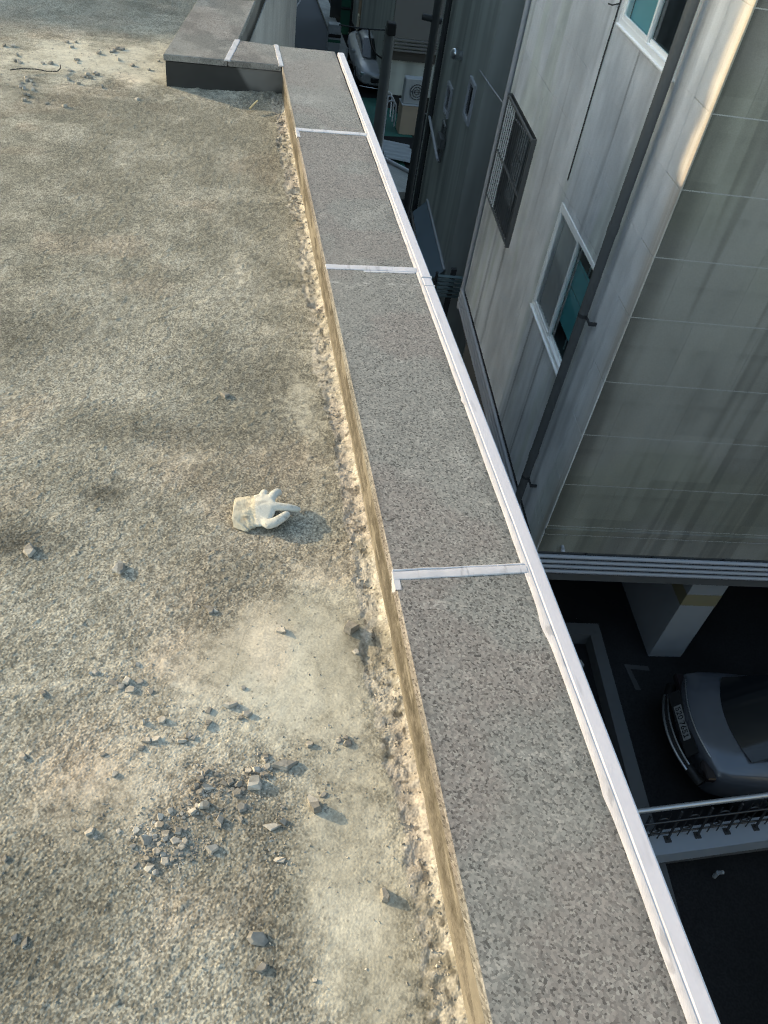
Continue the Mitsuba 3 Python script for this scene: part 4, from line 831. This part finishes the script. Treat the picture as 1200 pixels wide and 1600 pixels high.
# grey shop building at the end of the alley
sh = thing('shop_building', 'grey shop building at the alley end with a ribbed brown band over its opening', 'building')
put('wall', box(6.45, 10.4, 31.1, 42, -8.40, 5.0), 'm_facade', sh)
put('upper_wall', box(6.42, 10.42, 30.95, 31.098, -6.50, 5.0), 'm_shop', sh)
for k in range(4):
    put('rib', rbox(6.42, 8.4, 30.86, 30.95, -6.57 - 0.11 * k, -6.51 - 0.11 * k, 0.01), 'm_shop', sh)
put('soffit', box(6.46, 8.2, 31.0, 31.09, -7.22, -6.92), 'm_twig', sh)
put('doorway', box(6.5, 10.3, 31.2, 31.3, GZ, -8.39), 'm_black', sh)
cb = thing('beige_cabinet', 'beige metal cabinet on the ground in front of the shop building', 'cabinet')
put('body', rbox(6.62, 7.40, 28.7, 29.3, GZ, -7.95, 0.015), 'm_beige', cb)
put('lid', rbox(6.60, 7.42, 28.68, 29.32, -7.949, -7.92, 0.008), 'm_grey_box', cb)
ac = thing('air_conditioner', 'grey outdoor air conditioner unit standing on the beige cabinet', 'air conditioner')
put('casing', rbox(6.64, 7.40, 28.80, 29.15, -7.918, -7.12, 0.02), 'm_grey_box', ac)
a = np.linspace(0, 2 * np.pi, 25)
put('fan_guard', join(*[tube([(7.08 + rr * math.cos(q), 28.785, -7.52 + rr * math.sin(q)) for q in a], 0.012, 6) for rr in (0.08, 0.16, 0.24)], tube([(6.84, 28.785, -7.52), (7.32, 28.785, -7.52)], 0.012, 6)), 'm_dark_steel', ac, smooth=True)
put('green_floor', sheet(Polygon([(5.5, 28.4), (7.1, 28.5), (6.8, 32.2), (5.4, 32.0)]), GZ + 0.002, None), 'm_green_floor', kind='structure')
put('green_floor', sheet(Polygon([(4.9, 24.5), (6.3, 25.2), (6.5, 27.8), (5.0, 27.9)]), GZ + 0.002, None), 'm_green_floor', kind='structure')
rk = thing('tube_rack', 'small dark rack of bent steel tubes beside the beige cabinet', 'rack')
for k in range(3):
    y = 29.4 + 0.45 * k; q = np.linspace(0, math.pi, 12)
    put('hoop', tube([(6.22, y, GZ)] + [(6.4 - 0.18 * math.cos(t), y + 0.1, GZ + 0.62 + 0.2 * math.sin(t)) for t in q] + [(6.58, y, GZ)], 0.028, 8), 'm_conduit', rk, smooth=True)
put('foot_rail', tube([(6.22, 29.3, GZ + 0.03), (6.22, 30.4, GZ + 0.03)], 0.03, 8), 'm_conduit', rk, smooth=True)
cs = thing('corrugated_sheet', 'dark corrugated sheet lying on the alley floor', 'sheet')
U = np.linspace(0, 1, 46); V = [(5.75 + 1.0 * t, 26.3 + 1.5 * u - 0.35 * t, GZ + 0.1 + 0.06 * math.sin(u * 28)) for u in U for t in (0, 1)]
put('sheet', trimesh.Trimesh(np.array(V), np.array([f for i in range(45) for f in ([2 * i, 2 * i + 2, 2 * i + 3], [2 * i, 2 * i + 3, 2 * i + 1])]), process=False), 'm_grey_box', cs, smooth=True)
stp = thing('concrete_step', 'low concrete steps on the alley floor at the foot of the far wall', 'step')
put('tread', extrude(Polygon([(5.2, 23.4), (6.05, 23.5), (6.4, 24.75), (5.66, 25.7), (5.2, 25.5)]), 0.22).apply_translation((0, 0, GZ)), 'm_concrete', stp)
put('nosing', tube([(5.62, 25.76, GZ + 0.27), (6.40, 24.72, GZ + 0.27)], 0.06, 8), 'm_conduit', stp, smooth=True)
# utility poles
pa = thing('utility_pole', 'thick grey utility pole with a dark box at its head, nearer the white car', 'pole')
put('pole', tube([(5.36, 24.0, GZ), (4.84, 24.0, -4.30)], [0.17, 0.13], 16) if False else tube([(4.95, 24.0, GZ), (4.90, 24.0, -4.45)], [0.17, 0.14], 16), 'm_pipe_dark', pa, smooth=40)
put('junction_box', rbox(4.78, 5.02, 23.75, 24.0, -4.62, -4.32, 0.02), 'm_black', pa)
put('conduit', tube([(5.09, 23.95, GZ), (5.05, 23.95, -6.2)], 0.045, 8), 'm_conduit', pa, smooth=True)
pb = thing('utility_pole', 'slim dark utility pole with a short crossarm, close to the narrow grey building', 'pole')
put('pole', tube([(5.60, 21.9, GZ), (5.62, 22.2, 0.5)], 0.10, 14), 'm_dark_steel', pb, smooth=40)
put('crossarm', tube([(5.28, 22.1, -3.70), (5.98, 22.1, -3.78)], 0.075, 12), 'm_dark_steel', pb, smooth=True)
put('bracket', join(tube([(5.6, 22.1, -5.9), (5.85, 22.1, -6.0)], 0.03, 8), tube([(5.6, 22.1, -7.4), (5.85, 22.1, -7.45)], 0.03, 8)), 'm_dark_steel', pb, smooth=True)
def sag(p, q, s, n=18):
    p, q = np.array(p, float), np.array(q, float); t = np.linspace(0, 1, n)[:, None]
    return p * (1 - t) + q * t - ZV * (4 * s * t * (1 - t))
e_ = WV * (NW - 0.02) + LV * 11.87 + ZV * -2.63
put('overhead_cable', tube(sag((5.95, 22.1, -3.72), WV * (NW - 0.02) + LV * 15.9 + ZV * -3.0, 0.02), 0.014, 6), 'm_wire', smooth=True, label='thin pale cable from the crossarm to the narrow grey building', cat='cable')
put('overhead_cable', tube(sag(WV * (NW - 0.02) + LV * 15.9 + ZV * -3.0, e_, 0.02), 0.011, 6), 'm_wire', smooth=True, label='thin pale cable crossing the dark gap to the stone-clad wall', cat='cable')
put('overhead_cable', tube(sag((4.86, 24.0, -4.55), (3.52, 24.0, -4.55), 0.03), 0.02, 6), 'm_black', smooth=True, label='dark level cable running left from the box on the thick pole', cat='cable')
put('overhead_cable', tube(np.array([(4.33, 24.0, -4.585), (4.37, 24.0, -4.76), (4.44, 24.0, -4.95), (4.58, 24.0, -5.15), (4.82, 24.0, -5.28)]), 0.025, 6), 'm_black', smooth=True, label='loose black cable drooping in a curve beside the thick pole', cat='cable')
put('overhead_cable', tube(sag((2.1, 20.0, -3.10), (1.15, 13.9, -2.2), 0.0), 0.014, 6), 'm_wire', smooth=True, label='pale taut cable slanting down to the corner of the grey-green block', cat='cable')
put('road', sheet(Polygon([(1.3, 36.2), (5.40, 36.2), (5.43, 60), (1.3, 60)]), GZ + 0.002, None), 'm_asphalt', kind='structure')
put('pavement', extrude(Polygon([(5.42, 36.0), (5.95, 36.0), (5.98, 60), (5.45, 60)]), 0.12).apply_translation((0, 0, GZ)), 'm_concrete', kind='structure')
ub = thing('utility_cabinet', 'grey street cabinet with red and green bands at the pavement corner', 'cabinet')
put('body', rbox(4.84, 5.32, 35.6, 36.0, GZ, -7.47, 0.02), 'm_grey_box', ub)
put('band', box(4.83, 5.33, 35.58, 35.6, -7.92, -7.80), 'm_red', ub); put('band', box(4.83, 5.33, 35.58, 35.6, -8.1, -8.0), 'm_green', ub)
put('panel', box(5.0, 5.28, 35.585, 35.6, -7.72, -7.58), 'm_conduit', ub)
db = thing('dark_gate', 'dark metal gate at the far street corner behind the cabinet', 'gate')
put('leaf', box(5.7, 6.25, 42.0, 42.1, GZ, -6.6), 'm_dark_steel', db)
nt = thing('green_net_screen', 'dark green mesh screen hung beside the far street corner', 'screen')
put('mesh', box(5.9, 6.34, 40.0, 40.03, GZ, -7.3), 'm_green', nt)
put('frame', join(tube([(6.36, 39.98, GZ), (6.36, 39.98, -7.2)], 0.05, 8), tube([(5.9, 39.98, -7.9), (6.36, 39.98, -7.9)], 0.05, 8)), 'm_black', nt, smooth=True)
tp = thing('gate_pillar', 'tan rendered gate pillar with pale edges beyond the white car', 'pillar')
put('shaft', box(6.40, 6.86, 38.0, 38.5, GZ, -7.0), 'm_tan', tp)
put('edge_trim', box(6.34, 6.398, 37.97, 38.2, GZ, -7.62), 'm_cream', tp)
hd = thing('green_bin', 'low green container beside the white car', 'bin')
put('body', rbox(6.15, 6.75, 35.5, 36.2, GZ, -8.35, 0.05), 'm_green', hd); put('lid', rbox(6.12, 6.78, 35.45, 36.25, -8.349, -8.27, 0.03), 'm_green', hd)
cw_ = thing('cream_wall', 'pale cream wall catching light at the far end of the street', 'wall')
put('wall', box(7.25, 7.8, 46.0, 46.4, GZ, -7.5), 'm_cream', cw_)
FO = np.array([6.72, 37.2, GZ]); a_ = math.radians(-92)
FS = np.array([math.cos(a_), math.sin(a_), 0]); FT = np.cross(ZV, FS)
saloon(lambda m: frame_to_world(m, FO, FS, FT, ZV), 'parked_car', 'white car nose-on at the far end of the alley, half hidden by the thick pole', None, 'm_car_white', None, None)

bb = thing('added_back_block', 'long grey block added far behind the white car to darken the alley end', 'building')  # added to shut out sky light from the far alley
put('wall', box(-12, 40, 62, 70, GZ, 6.0), 'm_facade', bb)
yb = thing('added_yard_block', 'plain grey block added out of view beyond the parked car to darken the yard', 'building')  # added outside the view to keep sky light off the yard
put('wall', nbox(12.5, 24, -9, 6.9, GZ, -1.0), 'm_facade', yb)
rb = thing('added_rear_block', 'plain grey block added behind the viewer to darken the yard and alley', 'building')  # added behind the camera, shades the yard and the near face
put('wall', nbox(2.2, 24, -16, -6, GZ, 0.0), 'm_facade', rb)
